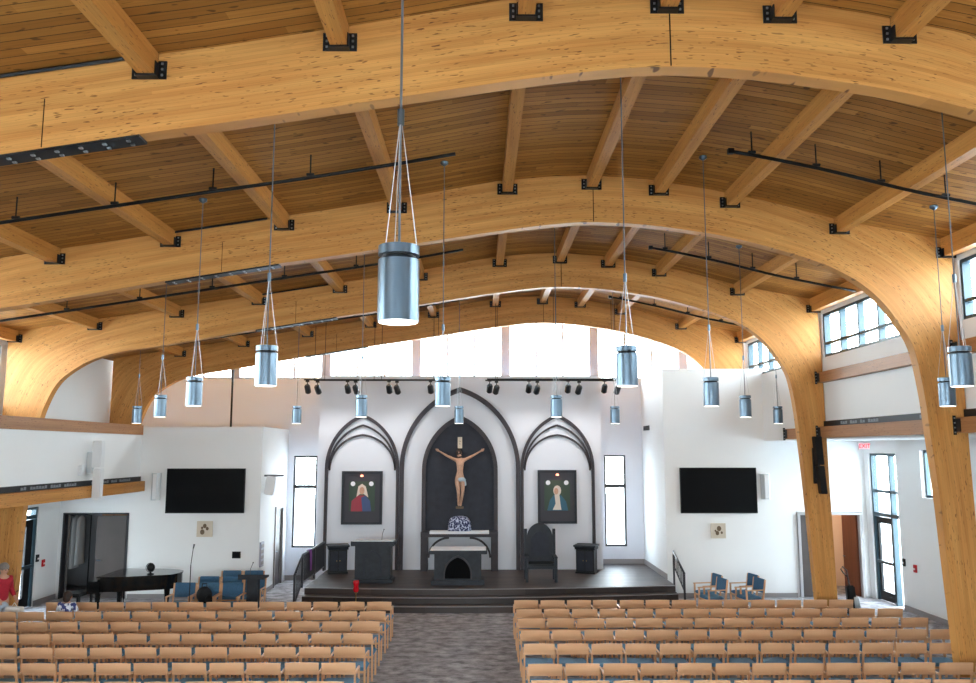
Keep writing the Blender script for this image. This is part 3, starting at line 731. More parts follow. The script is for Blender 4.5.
gothic(-3.49, 1.095, 3.42, 5.02, .085, 'dark pointed arch with two inner ribs framing the red robed icon', 2)
gothic(2.30, 1.095, 3.42, 5.02, .085, 'dark pointed arch with two inner ribs framing the blue robed icon', 2)
r = thing('crucifix_niche', (CX,YW,.48), 'dark pointed wooden niche with shelf behind the altar', 'niche')
pz = pointed(CX, 1.02, 3.35, 4.84, base=1.60)
MB().prism(pz, YW-.05, YW-.003, 'y').build('back_panel', M['panel'], r, world=True)
arch_band(CX, 1.12, 3.35, 4.98, .11, YW-.14, YW-.003, base=1.60).build('niche_frame', M['trimwood'], r, world=True)
MB().box(CX-1.12,YW-.42,1.45,CX+1.12,YW-.003,1.60).build('shelf', M['trimwood'], r, bevel=.008, world=True)
for sx in (-1, 1):
    MB().box(CX+sx*.92,YW-.36,.48,CX+sx*1.12,YW-.003,1.45).build('pilaster', M['trimwood'], r, world=True)
    arc = [(CX+sx*(.92-.62*(1-math.cos(t))), .86+.59*math.sin(t)) for t in [PI/2*i/10 for i in range(11)]]
    arc2 = [(CX+sx*(.92-.55*(1-math.cos(t))+.0), .86+.52*math.sin(t)+.07*math.sin(t)) for t in [PI/2*i/10 for i in range(11)]]
    arco = [(CX+sx*(.92-.62*(1-math.cos(t))+.06*math.cos(t)*0+.0), .86+.59*math.sin(t)) for t in [PI/2*i/10 for i in range(11)]]
    MB().ribbon([(x-sx*.055*math.cos(t), z-.055*math.sin(t)) for (x, z), t in zip(arc, [PI/2*i/10 for i in range(11)])], arc, YW-.34, YW-.26).build('curved_brace', M['trimwood'], r, world=True)
tag(MB().box(CX-.86,YW-.44,1.604,CX+.86,YW-.06,1.615).box(CX-.86,YW-.445,1.54,CX+.86,YW-.432,1.615).build('shelf_cloth', M['cloth'], loc=(CX,YW-.3,1.604)), 'narrow white cloth lying on the niche shelf', 'cloth')
# veiled tabernacle
v = MB(); n = 28; prof = [(.335,0,.17),(.33,.12,.165),(.31,.26,.16),(.28,.34,.14),(.22,.39,.11),(.1,.42,.05),(1e-4,.425,1e-4)]
vs = []
for k, (a, z, b) in enumerate(prof):
    for i in range(n):
        t = 2*PI*i/n; wv = 1+.05*math.sin(t*7)*(1-k/6)
        c, s_ = math.cos(t), math.sin(t)
        vs.append((a*wv*math.copysign(abs(c)**.6, c), b*wv*math.copysign(abs(s_)**.6, s_), z))
v.add(vs, [(k*n+i, k*n+(i+1) % n, (k+1)*n+(i+1) % n, (k+1)*n+i) for k in range(6) for i in range(n)], 0, True).add(vs[:n], [tuple(range(n))], 0)
vo = v.build('veiled_tabernacle', M['veil']); vo.location = (CX,YW-.24,1.617); tag(vo, 'blue and white patterned veil covering a box on the niche shelf', 'tabernacle')

# ------------------------------------------------------------------ people helpers
def hand_chains(w, d, side, up, L_=.17, r=.026, curl=.0):
    """w: wrist point, d: direction of the hand, side: direction of the thumb"""
    w, d, side = Vector(w), Vector(d).normalized(), Vector(side).normalized(); nrm = d.cross(side).normalized()*up
    palm = w+d*L_*.42; out = [[(*w, r), (*(w+d*L_*.2), r*1.05), (*palm, r*1.0)]]
    for k, (o, l) in enumerate(((.9,.5),(.3,.56),(-.3,.52),(-.9,.42))):
        b = palm+side*o*r*1.1; m = b+d*L_*l*.5+side*o*.004-nrm*curl*.3*L_*l; e = b+d*L_*l*(1-.4*curl)+side*o*.008-nrm*curl*L_*l*.8
        out.append([(*palm, r*1.0), (*b, .011), (*m, .0095), (*e, .007)])
    tb = w+d*L_*.15; out.append([(*(w+d*L_*.2), r*1.05), (*(tb+side*r*1.5+d*.02), .012), (*(tb+side*r*2.2+d*.05), .009)])
    return out
def face(parent, c, f, rt, s=1.0, skin='skin'):
    """c head centre, f facing unit vector, rt right unit vector"""
    c, f, rt = Vector(c), Vector(f), Vector(rt); up = rt.cross(f)
    e = MB(); 
    for sx in (-1, 1): e.ball(c+f*.083*s+rt*sx*.032*s+up*.005*s, .011*s, 6)
    e.build('eyes', M['eye'], parent)
    MB().ball(c+f*.098*s-up*.028*s, .014*s, 6, sc=(1,1,1.5)).build('nose', M[skin], parent)
    MB().ball(c+f*.086*s-up*.062*s, .018*s, 6, sc=(1.2,.8,.4)).build('mouth', M['lip'], parent)
    e = MB()
    for sx in (-1, 1): e.ball(c+rt*sx*.082*s-up*.01*s, .02*s, 6, sc=(.6,.8,1.4))
    e.build('ears', M[skin], parent)

# ------------------------------------------------------------------ crucifix
r = thing('crucifix', (CX,YW-.16,2.28), 'carved crucifix figure with outstretched arms inside the dark niche', 'crucifix')
r.location = (CX,YW-.10,2.28)
MB().box(-.07,-.02,0,.07,.045,2.05).box(-.75,-.02,1.62,.75,.045,1.75).build('cross', M['panel'], r, bevel=.006)
yb_ = -.13
def cr(x, z, rr, y=yb_): return (x, y, z, rr*.86)
pel = cr(0,.86,.115)
ch = [[pel, cr(.005,1.02,.10), cr(.01,1.2,.125), cr(.01,1.34,.12), cr(0,1.44,.05), cr(-.015,1.50,.07,-.155), cr(-.025,1.57,.082,-.17), cr(-.03,1.64,.06,-.165)]]
for sx in (-1, 1):
    ch.append([cr(.01,1.34,.12), cr(.01+sx*.15,1.39,.058), cr(sx*.38,1.50,.042,-.10), cr(sx*.60,1.63,.029,-.08)])
    ch += hand_chains((sx*.60,-.08,1.63), (sx*.9,.0,.42), (0,0,1), 1, .14, .024)
    ch.append([pel, cr(sx*.085,.80,.095), cr(sx*.06+.03,.45,.062,-.19), cr(sx*.035,.13,.042,-.08), cr(sx*.03,.04,.036,-.13)])
skin_obj('body', ch, M['statue'], r)
skin_obj('loincloth', [[cr(0,.92,.125), cr(0,.80,.135), cr(.0,.72,.13)], [cr(0,.80,.135), cr(.14,.78,.06), cr(.17,.62,.04)]], M['loin'], r)
h = MB(); h.ball((-.028,-.155,1.60), .092, 10, sc=(1,1,1.05)); h.ball((-.028,-.12,1.50), .075, 8, sc=(1.1,.7,1.3))
h.build('hair', M['hairdark'], r)
face(r, (-.025,-.18,1.575), (0,-1,-.12), (1,0,0), .9, 'statue')
MB().box(-.065,-.05,1.72,.065,-.021,2.05).build('title_board', M['plaque'], r)
tm = text_mesh('I\nN\nR\nI', .075, .003); tm.materials.append(M['plaqueart'])
to = bpy.data.objects.new('title_letters', tm); COL.objects.link(to); to.parent = r; to.location = (0,-.053,1.885); to.rotation_euler = (PI/2,0,0)
MB().box(-.11,-.2,-.03,.11,.04,.03).build('foot_rest', M['plaqueart'], r, bevel=.006)
S_l = []

# ------------------------------------------------------------------ framed icons
def ellipse(cx, cz, a, b, n=20): return [(cx+a*math.cos(2*PI*i/n), cz+b*math.sin(2*PI*i/n)) for i in range(n)]
def icon(x0, x1, z0, z1, label, blue):
    cx = (x0+x1)/2; r = thing('framed_icon', (cx,YW,z0), label, 'picture', 'framed icons on the altar wall')
    w = .075; y = YW-.08
    MB().box(x0,y,z0,x1,YW-.003,z0+w).box(x0,y,z1-w,x1,YW-.003,z1).box(x0,y,z0+w,x0+w,YW-.003,z1-w).box(x1-w,y,z0+w,x1,YW-.003,z1-w).build('frame', M['altar'], r, world=True)
    MB().box(x0+w,YW-.045,z0+w,x1-w,YW-.003,z1-w).build('backing', M['mat'], r, world=True)
    ax0, ax1, az0, az1 = cx-.38, cx+.38, z0+.38, z1-.30
    MB().box(ax0,YW-.052,az0,ax1,YW-.046,az1).build('painted_ground', M['green'], r, world=True)
    ya, yb2 = YW-.056, YW-.0525
    if blue:
        MB().prism([(cx-.30,az0),(cx-.22,az0+.30),(cx-.10,az0+.46),(cx+.12,az0+.44),(cx+.26,az0+.26),(cx+.32,az0)], ya, yb2, 'y').build('painted_robe', M['iconteal'], r, world=True)
        MB().prism([(cx-.05,az0+.2),(cx-.08,az0+.45),(cx+.06,az0+.48),(cx+.09,az0+.2),(cx+.12,az0+.02),(cx-.14,az0+.02)], ya-.003, ya, 'y').build('painted_veil', M['iconwhite'], r, world=True)
        MB().prism(ellipse(cx+.0,az0+.58,.115,.15), ya-.005, ya-.0005, 'y').build('painted_hood', M['iconwhite'], r, world=True)
        MB().prism(ellipse(cx-.03,az0+.56,.065,.095), ya-.009, ya-.0055, 'y').build('painted_face', M['statue'], r, world=True)
    else:
        MB().prism([(cx-.32,az0),(cx-.30,az0+.3),(cx-.12,az0+.46),(cx+.10,az0+.46),(cx+.10,az0)], ya, yb2, 'y').build('painted_robe', M['iconred'], r, world=True)
        MB().prism([(cx+.02,az0),(cx-.02,az0+.40),(cx+.10,az0+.46),(cx+.24,az0+.3),(cx+.28,az0)], ya-.003, ya-.0005, 'y').build('painted_cloak', M['iconblue'], r, world=True)
        MB().prism([(cx-.16,az0+.42),(cx-.11,az0+.72),(cx,az0+.80),(cx+.11,az0+.72),(cx+.19,az0+.40),(cx+.06,az0+.5),(cx-.06,az0+.5)], ya-.006, ya-.0035, 'y').build('painted_veil', M['iconwhite'], r, world=True)
        MB().prism(ellipse(cx,az0+.60,.075,.11), ya-.009, ya-.0065, 'y').build('painted_face', M['statue'], r, world=True)
    for sx in (-1, 1): MB().prism(ellipse(cx+sx*.27,az1-.07,.068,.068,16), ya-.004, ya+.003, 'y').build('medallion', M['disc'], r, world=True)
    MB().lathe([(.02,0),(.045,-.02),(.045,-.06)], (cx,YW-.14,z1-.10), 12).build('picture_lamp', M['picbulb'], r, world=True)
    MB().tube([(cx,YW-.14,z1-.10),(cx,YW-.14,z1-.03),(cx,YW-.05,z1-.03)], .01, 6).build('lamp_arm', M['dsteel'], r, world=True)
icon(-4.08, -2.88, 1.78, 3.33, 'dark framed icon of a veiled figure in red and blue', False)
icon(1.71, 2.86, 1.80, 3.36, 'dark framed icon of a pale hooded figure in teal', True)

# ------------------------------------------------------------------ platform with three steps
def front(x, off): return 21.55+.5*((x+.6)/5.6)**2-off
r = thing('altar_platform', (.3,23.5,0), 'dark wooden altar platform with three curved steps', 'platform')
X0, X1 = -4.46, 5.06
def slab(off, z0, z1, back):
    xs = [X0+(X1-X0)*i/24 for i in range(25)]
    return [(x, front(x, off)) for x in xs]+[(X1, back), (X0, back)]
pf = MB(); pf.prism([(x-.0, y) for x, y in slab(0, 0, 0, 24.945)], .322, .48, 'z')
pf.box(3.625,24.94,.322,5.06,26.195,.48)
pf.build('platform_top', M['stage'], r, world=True)
for off, z0, z1 in ((.3,.162,.32),(.6,0,.16)):
    MB().prism(slab(off, 0, 0, 24.94), z0, z1, 'z').build('step', M['stage'], r, world=True)
for off, z in ((0,.48),(.3,.32),(.6,.16)):
    xs = [X0+(X1-X0)*i/24 for i in range(25)]
    MB().tube([(x, front(x, off)-.004, z-.008) for x in xs], .012, 6).build('step_nosing', M['nosing'], r, world=True)

# railings
def railing(label, x, s):
    r = thing('stair_railing', (x,21.8,0), label, 'railing', 'dark railings beside the altar steps')
    top = [(x,24.72 if s else 22.2,1.30),(x,21.75,1.30),(x,20.85,.92)] if s else [(x,22.1,1.34),(x,20.95,.93)]
    MB().tube(top, .028, 8).build('handrail', M['railsteel'], r, world=True)
    if s:
        lo = [(x,24.7,.60),(x,21.75,.60),(x,20.9,.22)]
        MB().tube(lo, .018, 6).build('lower_rail', M['railsteel'], r, world=True)
        for y, zb, zt in ((24.7,.485,1.3),(23.3,.485,1.3),(21.75,.485,1.3),(20.88,.0,.93)):
            MB().box(x-.025,y-.025,zb,x+.025,y+.025,zt).build('post', M['railsteel'], r, world=True)
        for i in range(26):
            y = 21.85+i*.11
            MB().tube([(x,y,.60),(x,y,1.29)], .011, 6).build('baluster', M['railsteel'], r, world=True)
        for i in range(6):
            t = (i+1)/7; y = 21.75-.87*t
            MB().tube([(x,y,.60-.38*t),(x,y,1.29-.37*t)], .011, 6).build('baluster', M['railsteel'], r, world=True)
    else:
        MB().tube([(x,22.1,.98),(x,20.98,.5)], .018, 6).build('lower_rail', M['railsteel'], r, world=True)
        for y, zb, zt in ((22.08,.485,1.34),(20.98,.165,.95)): MB().box(x-.022,y-.022,zb if y > 21.5 else 0.0,x+.022,y+.022,zt).build('post', M['railsteel'], r, world=True)
        for i in range(7):
            t = (i+1)/8; y = 22.08-1.1*t
            MB().tube([(x,y,.98-.48*t),(x,y,1.33-.40*t)], .011, 6).build('baluster', M['railsteel'], r, world=True)
railing('dark slatted railing along the platform edge on piano side', -4.52, True)
railing('short dark stair railing against the wall on exit-door side', 5.035, False)
c = MB(); n = 9
zz = [(-4.56,.74),(-4.565,.95),(-4.57,1.2),(-4.56,1.33),(-4.52,1.345),(-4.48,1.33),(-4.465,1.2),(-4.46,.95),(-4.455,.80)]
vs = []
for i, (x, z) in enumerate(zz):
    for k in range(8): vs.append((x+.008*math.sin(k*2.1+i), 22.42+.24*k/7, z))
c.add(vs, [(i*8+k, i*8+k+1, (i+1)*8+k+1, (i+1)*8+k) for i in range(n-1) for k in range(7)], 0, True)
o = c.build('purple_stole', M['purple'], loc=(-4.52,22.54,.74)); md = o.modifiers.new('t', 'SOLIDIFY'); md.thickness = .006
tag(o, 'purple cloth draped over the slatted platform railing', 'cloth')

# ------------------------------------------------------------------ altar furniture
def pointed_small(cx, hw, z0, zs, za): return pointed(cx, hw, zs, za, 10, base=z0)
r = thing('altar', (-.575,22.5,.48), 'dark wooden altar table with white cloth and arched front recess', 'altar')
MB().box(-1.19,22.18,.60,.04,22.78,1.27).build('body', M['altar'], r, bevel=.008, world=True)
MB().box(-1.27,22.10,.48,.12,22.86,.60).build('plinth', M['altar'], r, bevel=.012, world=True)
MB().box(-1.32,22.04,1.27,.19,22.92,1.36).build('table_top', M['altar'], r, bevel=.01, world=True)
MB().prism(pointed_small(-.575,.33,.64,.74,1.17), 22.165, 22.179, 'y').build('recess_shade_plate', M['recess'], r, world=True)  # flat near-black plate; the hollow's shade is put into its colour
arch_band(-.575,.37,.74,1.23,.035,22.15,22.178,base=.62).build('recess_moulding', M['trimwood'], r, world=True)
tag(MB().box(-1.29,22.06,1.363,.16,22.90,1.372).build('altar_cloth', M['cloth'], loc=(-.575,22.5,1.363)), 'flat white cloth covering the altar table top', 'cloth')

r = thing('ambo', (-2.83,22.75,.48), 'large dark wooden reading desk with pale slanted top on platform', 'lectern')
MB().box(-3.30,22.48,.58,-2.36,23.05,1.44).build('body', M['altar'], r, bevel=.008, world=True)
MB().box(-3.36,22.42,.48,-2.30,23.11,.58).build('plinth', M['altar'], r, bevel=.01, world=True)
MB().prism([(22.38,1.44),(23.12,1.44),(23.12,1.52),(22.38,1.56)], -3.40, -2.26, 'x').build('desk_top', M['altar'], r, world=True)
MB().prism([(22.36,1.562),(23.14,1.522),(23.14,1.545),(22.36,1.585)], -3.36, -2.30, 'x').build('desk_surface', M['speakergrey'], r, world=True)
arch_band(-2.83,.24,.98,1.33,.035,22.46,22.479,base=.66).build('carved_arch', M['panel'], r, world=True)
MB().tube([(-2.62,22.7,1.57),(-2.60,22.66,1.74),(-2.56,22.62,1.84)], .007, 6).ball((-2.555,22.615,1.85), .018, 6).build('microphone', M['cable'], r, world=True)

def credence(label, x, y, rz, w):
    r = thing('credence_table', (x,y,.48), label, 'cabinet', 'small dark cabinets on the platform', rz)
    w2 = w/2
    MB().box(-w2,-.21,.04,w2,.21,.66).build('body', M['black'], r, bevel=.006)
    MB().box(-w2-.02,-.23,0,w2+.02,.23,.05).build('plinth', M['black'], r)
    MB().prism([(-.21,.66),(.21,.66),(.27,.74),(-.27,.74)], -w2-.03, w2+.03, 'x').build('cornice', M['altar'], r)
    MB().box(-w2-.06,-.29,.74,w2+.06,.29,.79).build('table_top', M['altar'], r, bevel=.006)
    for sx in (-1, 1):
        d = MB().box(sx*.01 if sx > 0 else -w2+.03,-.226,.08,w2-.03 if sx > 0 else -.01,-.212,.62).build('door', M['panel'], r, bevel=.003)
        MB().ball((sx*.045,-.235,.36), .014, 6).build('knob', M['brass'], d)
credence('small dark cabinet beside the slatted railing with purple cloth', -4.06, 24.35, .25, .5)
credence('small dark cabinet between the presider chair and the altar window', 3.05, 24.3, -.35, .52)

r = thing('presider_chair', (1.63,22.85,.48), 'tall dark wooden armchair with arched carved back on platform', 'chair')
W = .385
for sx in (-1, 1):
    MB().box(sx*W-.04,.22,0,sx*W+.04,.31,1.34).build('back_post', M['altar'], r, bevel=.006)
    MB().box(sx*W-.04,-.34,0,sx*W+.04,-.25,.62).build('leg', M['altar'], r, bevel=.006)
    MB().box(sx*W-.045,-.38,.62,sx*W+.045,.24,.67).build('armrest', M['altar'], r, bevel=.008)
MB().prism(pointed(0,.345,1.12,1.50,12,base=.42), .24, .29, 'y').build('backrest', M['altar'], r)
MB().prism(pointed(0,.25,.98,1.28,12,base=.62), .225, .239, 'y').build('back_panel', M['panel'], r)
MB().box(-.36,-.34,.34,.36,.24,.42).build('seat_rail', M['altar'], r); MB().box(-.35,-.33,.42,.35,.235,.48).build('seat', M['black'], r, bevel=.02)

r = thing('sanctuary_lamp', (-2.98,20.62,0), 'red glass lamp on slim brass stand before the altar steps', 'lamp')
MB().lathe([(.12,0),(.12,.015),(.03,.04),(.014,.08),(.014,.52),(.03,.54),(.05,.56)], n=16).build('stand', M['brass'], r)
MB().lathe([(.05,.56),(.075,.62),(.055,.70),(.075,.78),(.062,.83),(.03,.835)], n=18).build('glass', M['redglass'], r)

# ------------------------------------------------------------------ screens, plaques, speakers, switches
def tv(label, x0, x1, z0, z1):
    r = thing('wall_tv', ((x0+x1)/2,23.05,z0), label, 'television', 'black wall televisions')
    MB().box(x0,22.97,z0,x1,23.03,z1).build('case', M['black'], r, bevel=.006, world=True)
    MB().box(x0+.02,22.963,z0+.03,x1-.02,22.969,z1-.02).build('screen', M['screen'], r, world=True)
    MB().box((x0+x1)/2-.3,23.03,(z0+z1)/2-.2,(x0+x1)/2+.3,23.049,(z0+z1)/2+.2).build('wall_bracket', M['dsteel'], r, world=True)
tv('large black television on the white wall above the piano side', -8.53, -6.40, 2.25, 3.45); tv('large black television on the white wall at the exit-door side', 5.48, 7.58, 2.24, 3.47)
def plaque(label, x, z, w, art):
    r = thing('relief_plaque', (x,23.05,z), label, 'plaque', 'beige square plaques')
    h = w/2
    MB().box(x-h,23.01,z-h,x+h,23.048,z+h).build('tile', M['plaque'], r, bevel=.006, world=True)
    MB().box(x-h,22.998,z-h,x+h,23.009,z-h+.03).box(x-h,22.998,z+h-.03,x+h,23.009,z+h).box(x-h,22.998,z-h+.03,x-h+.03,23.009,z+h-.03).box(x+h-.03,22.998,z-h+.03,x+h,23.009,z+h-.03).build('raised_border', M['plaque'], r, world=True)
    for a, b, c in art:
        MB().prism(ellipse(x+a,z+b,c,c*1.2,10), 23.0, 23.009, 'y').build('relief_figure', M['plaqueart'], r, world=True)
plaque('beige relief plaque under the television on piano side', -7.45, 1.83, .42, [(.0,.08,.05),(.07,.01,.04),(-.06,-.08,.06),(-.07,.03,.03)])
plaque('beige relief plaque under the television on exit-door side', 6.49, 1.77, .40, [(.02,.06,.06),(.09,-.05,.03),(-.03,-.06,.05),(-.08,.0,.025)])
def wallspk(label, x, z0, z1, w, rz):
    r = thing('wall_speaker', (x,22.93,z0), label, 'speaker', 'pale wall speakers', rz)
    h = z1-z0
    MB().prism([(-w/2,.08),(-w/2,-.02),(-w/4,-.09),(w/4,-.09),(w/2,-.02),(w/2,.08)], 0, h, 'z').build('cabinet', M['speakergrey'], r)
    MB().box(-w/4+.01,-.097,.03,w/4-.01,-.091,h-.03).build('grille', M['speakerwhite'], r)
    MB().box(-.03,.08,h*.4,.03,.115,h*.6).build('bracket', M['speakergrey'], r)
wallspk('slim pale speaker on the wall beside the piano side television', -8.80, 2.60, 3.33, .22, 0); wallspk('slim pale speaker on the wall beside the exit-door side television', 7.83-.02, 2.62, 3.30, .24, 0)
r = thing('control_panel', (-6.575,23.05,1.05), 'small black control panel on the white wall above blue chairs', 'panel')
MB().box(-6.69,23.02,1.05,-6.46,23.048,1.23).build('case', M['black'], r, bevel=.004, world=True); MB().box(-6.67,23.016,1.07,-6.48,23.019,1.21).build('display', M['screen'], r, world=True)
r = thing('hymn_board', (-5.975,23.25,.75), 'narrow grey board on the altar side wall above the floor', 'board')
MB().box(-5.978,23.10,.80,-5.93,23.42,1.46).build('board', M['winpost'], r, bevel=.004, world=True)
for i in range(4): MB().box(-5.93,23.13,.86+i*.15,-5.925,23.39,.95+i*.15).build('slot', M['base'], r, world=True)
r = thing('projector', (-5.90,23.5,2.75), 'white box speaker on a grey arm at the altar side wall corner', 'speaker')
MB().box(-5.978,23.35,3.22,-5.45,23.5,3.27).build('arm', M['vent'], r, world=True)
mb = MB(); mb.bar((-5.78,23.42,3.22),(-5.70-.14,23.35,2.72), .26, .2, up=(0,1,0)); mb.build('cabinet', M['speakerwhite'], r, bevel=.02, world=True)
r = thing('air_vent', (5.075,25.3,4.55), 'dark slotted air vent high on the altar side wall', 'vent')
MB().box(5.05,24.95,4.54,5.078,25.75,4.68).build('frame', M['vent'], r, world=True); 
for i in range(3): MB().box(5.044,24.98,4.56+i*.04,5.05,25.72,4.58+i*.04).build('slat', M['recess'], r, world=True)
# column speaker on second arch
r = thing('column_speaker', (7.28,18.5,3.0), 'tall black column speaker on the timber arch leg', 'speaker')
b = MB(); b.prism([(7.49,4.25),(7.65,4.25),(7.68,3.62),(7.53,3.62)], 18.62, 18.80, 'y'); b.build('upper_cabinet', M['black'], r, bevel=.01, world=True)
b = MB(); b.prism([(7.53,3.60),(7.68,3.60),(7.72,2.98),(7.58,2.98)], 18.62, 18.80, 'y'); b.build('lower_cabinet', M['black'], r, bevel=.01, world=True)
MB().box(7.5,18.80,3.2,7.65,18.849,4.0).build('bracket', M['dsteel'], r, world=True)
# white line array on the bulkhead
r = thing('line_speaker', (-9.1,19.95,2.9), 'tall white column speaker hung on the bulkhead above piano', 'speaker')
b = MB(); b.prism([(19.88,4.17),(19.88,3.54),(20.08,3.54),(20.08,4.17)], -9.17, -8.95, 'x').build('upper_cabinet', M['speakerwhite'], r, bevel=.015, world=True)
b = MB(); b.prism([(19.86,3.52),(19.86,2.83),(20.04,2.83),(20.06,3.52)], -9.12, -8.93, 'x').build('lower_cabinet', M['speakerwhite'], r, bevel=.015, world=True)
MB().box(-9.298,19.92,3.4,-9.17,20.04,3.9).build('bracket', M['speakergrey'], r, world=True)
r = thing('floodlight', (-9.2,19.9,3.45), 'small white floodlight on the bulkhead behind the column speaker', 'lamp')
MB().box(-9.298,19.5,3.36,-9.20,19.65,3.6).build('housing', M['speakerwhite'], r, bevel=.01, world=True)
# exit sign
r = thing('exit_sign', (10.28,22.3,4.05), 'red lettered exit sign hanging under the aisle ceiling', 'sign')
MB().box(10.13,22.27,3.96,10.43,22.33,4.15).build('case', M['signbody'], r, bevel=.006, world=True)
tm = text_mesh('EXIT', .15, .003); tm.materials.append(M['signred'])
to = bpy.data.objects.new('letters', tm); COL.objects.link(to); to.parent = r; to.location = (0,-.034,0); to.rotation_euler = (PI/2,0,0)
MB().tube([(10.28,22.3,4.15),(10.28,22.3,4.198)], .012, 6).build('stem', M['signbody'], r, world=True)
for label, x, y, z, m, s in (('red fire alarm pull box on the wall beside the glazed exit door',10.6,20.62,1.09,'redbox',-1),('black wall switch beside the glazed exit door',10.6,21.15,1.17,'black',-1),('red fire alarm pull box on the aisle wall near vestment door',-11.4,22.31,1.03,'redbox',1),('black wall switch on the aisle wall near vestment door',-11.4,22.0,1.19,'black',1)):
    r = thing('wall_box', (x,y,z), label, 'switch')
    MB().box(x+s*.002,y-.06,z-.09,x+s*.04,y+.06,z+.09).build('case', M[m], r, bevel=.006, world=True); MB().box(x+s*.04,y-.03,z-.03,x+s*.055,y+.03,z+.01).build('lever', M['signbody'], r, world=True)

# ------------------------------------------------------------------ chairs
def nave_chair(label):
    r = thing('wooden_chair', (0,0,0), label, 'chair', 'wooden nave chairs with blue seats')
    # bent plywood backrest
    n = 8; b = MB(); vs = []; w = .252
    for side in (0, 1):
        for zi, z in enumerate((.630, .70, .76, .82)):
            for i in range(n+1):
                x = -w+2*w*i/n; y = -.205-.035*(z-.6)/.22-.028*(1-(x/w)**2)-.014*side
                zz = z-(.012*(x/w)**2 if zi == 3 else 0)+(.010*(1-(x/w)**2) if zi == 0 else 0)
                vs.append((x, y, zz))
    N = 4*(n+1)
    fs = [(zi*(n+1)+i, zi*(n+1)+i+1, (zi+1)*(n+1)+i+1, (zi+1)*(n+1)+i) for zi in range(3) for i in range(n)]
    fs += [tuple(N+q for q in f[::-1]) for f in fs]
    fs += [(3*(n+1)+i, 3*(n+1)+i+1, N+3*(n+1)+i+1, N+3*(n+1)+i) for i in range(n)]+[(i+1, i, N+i, N+i+1) for i in range(n)]
    fs += [(zi*(n+1), (zi+1)*(n+1), N+(zi+1)*(n+1), N+zi*(n+1)) for zi in range(3)]+[((zi+1)*(n+1)+n, zi*(n+1)+n, N+zi*(n+1)+n, N+(zi+1)*(n+1)+n) for zi in range(3)]
    b.add(vs, fs, 0); b.build('backrest', M['beech'], r, axis=0)
    s = MB().box(-.262,-.165,.415,.262,.235,.475).build('seat', M['navy'], r, bevel=.018)
    MB().box(-.235,-.165,.38,.235,.225,.413).build('seat_frame', M['beech'], r, axis=0)
    for sx in (-1, 1):
        x = sx*.241
        q = MB(); q.bar((x,-.155,0),(x,-.19,.42), .030, .034, up=(0,1,0)); q.bar((x,-.19,.42),(x,-.213,.66), .028, .032, up=(0,1,0)); q.build('leg', M['beech'], r, axis=2)
        q = MB(); q.bar((x,.256,0),(x,.256,.62), .030, .034, up=(0,1,0)); q.build('leg', M['beech'], r, axis=2)
        q = MB(); q.bar((x,-.20,.635),(x,.06,.645), .026, .022); q.bar((x,.06,.645),(x,.272,.632), .026, .022); q.build('armrest', M['beech'], r, axis=1)
    return r
GL = 'blue-seated wooden chair'
rowsL = [17.87,16.85,15.87,14.87,13.87,12.88,11.88]; rowsR = [18.02,17.04,16.12,15.10,14.07,12.79,11.88]
nR = [13,14,14,14,13,13,13]; nL = [13,15,15,15,14,13,12]
proto = None; used = []
def put(x, ytop, lab):
    global proto
    if proto is None: proto = nave_chair(lab); o = proto
    else: o = dup(proto, lab)
    o.location = (x, ytop+.26, 0); o.rotation_euler = (0,0,random.uniform(-.025,.025)); return o
random.seed(11)
SP = .556
for blk, rws, x0, sg, cnt, bn in (('L', rowsL, -2.10, -1, nL, 'piano-side block'), ('R', rowsR, .97, 1, nR, 'door-side block')):
    for ri, y in enumerate(rws):
        for i in range(cnt[ri]):
            x = x0+sg*SP*i
            put(x+random.uniform(-.008,.008), y+random.uniform(-.012,.012), f'{GL}, {ORD[i]} from aisle, {ORD[ri]} row from the steps, {bn}')

def choir_chair(label, group):
    r = thing('choir_chair', (0,0,0), label, 'chair', group)
    MB().box(-.225,-.19,.41,.225,.24,.475).build('seat', M['navy'], r, bevel=.02)
    b = MB(); b.prism([(-.255,.56),(-.215,.56),(-.255,.88),(-.295,.88)], -.235, .235, 'x'); b.build('backrest', M['blueback'], r, bevel=.012)
    MB().box(-.235,-.2,.37,.235,.235,.405).build('seat_frame', M['beech'], r, axis=0)
    for sx in (-1, 1):
        x = sx*.256
        q = MB(); q.bar((x,-.18,0),(x,-.21,.45), .032, .036, up=(0,1,0)); q.bar((x,-.21,.45),(x,-.275,.87), .03, .034, up=(0,1,0)); q.build('leg', M['beech'], r, axis=2)
        q = MB(); q.bar((x,.215,0),(x,.22,.62), .032, .036, up=(0,1,0)); q.build('leg', M['beech'], r, axis=2)
        q = MB(); q.bar((x,-.23,.635),(x,.25,.635), .036, .024); q.build('armrest', M['beech'], r, axis=1)
    return r
cp = choir_chair('blue padded chair in the front choir row, first from the piano', 'blue padded choir chairs')
cp.location = (-6.87,19.75,0); cp.rotation_euler = (0,0,PI)
for x, y, lab in ((-6.315,19.75,'front choir row, second from the piano, black bag on it'),(-5.76,19.75,'front choir row, third from the piano'),
                  (-6.62,20.72,'middle choir row, first from the piano'),(-6.06,20.72,'middle choir row, second from the piano'),(-5.50,20.72,'middle choir row, third from the piano'),
                  (-6.36,21.7,'back choir row, first from the piano'),(-5.80,21.7,'back choir row, second from the piano')):
    dup(cp, 'blue padded chair in the '+lab, (x,y,0), PI)
for x, y, a, lab in ((5.60,20.55,0,'nearer the platform railing, set forward'),(5.66,21.2,0,'nearer the platform railing, set against the wall'),
                     (6.50,20.55,0,'nearer the speaker column, set forward'),(6.56,21.2,0,'nearer the speaker column, set against the wall')):
    dup(cp, 'turned blue padded chair '+lab, (x,y,0), PI/2+.2, 'turned blue chairs by the exit-door screen wall')
r = thing('backpack', (-6.315,19.67,.478), 'black bag standing on the middle blue choir chair', 'bag')
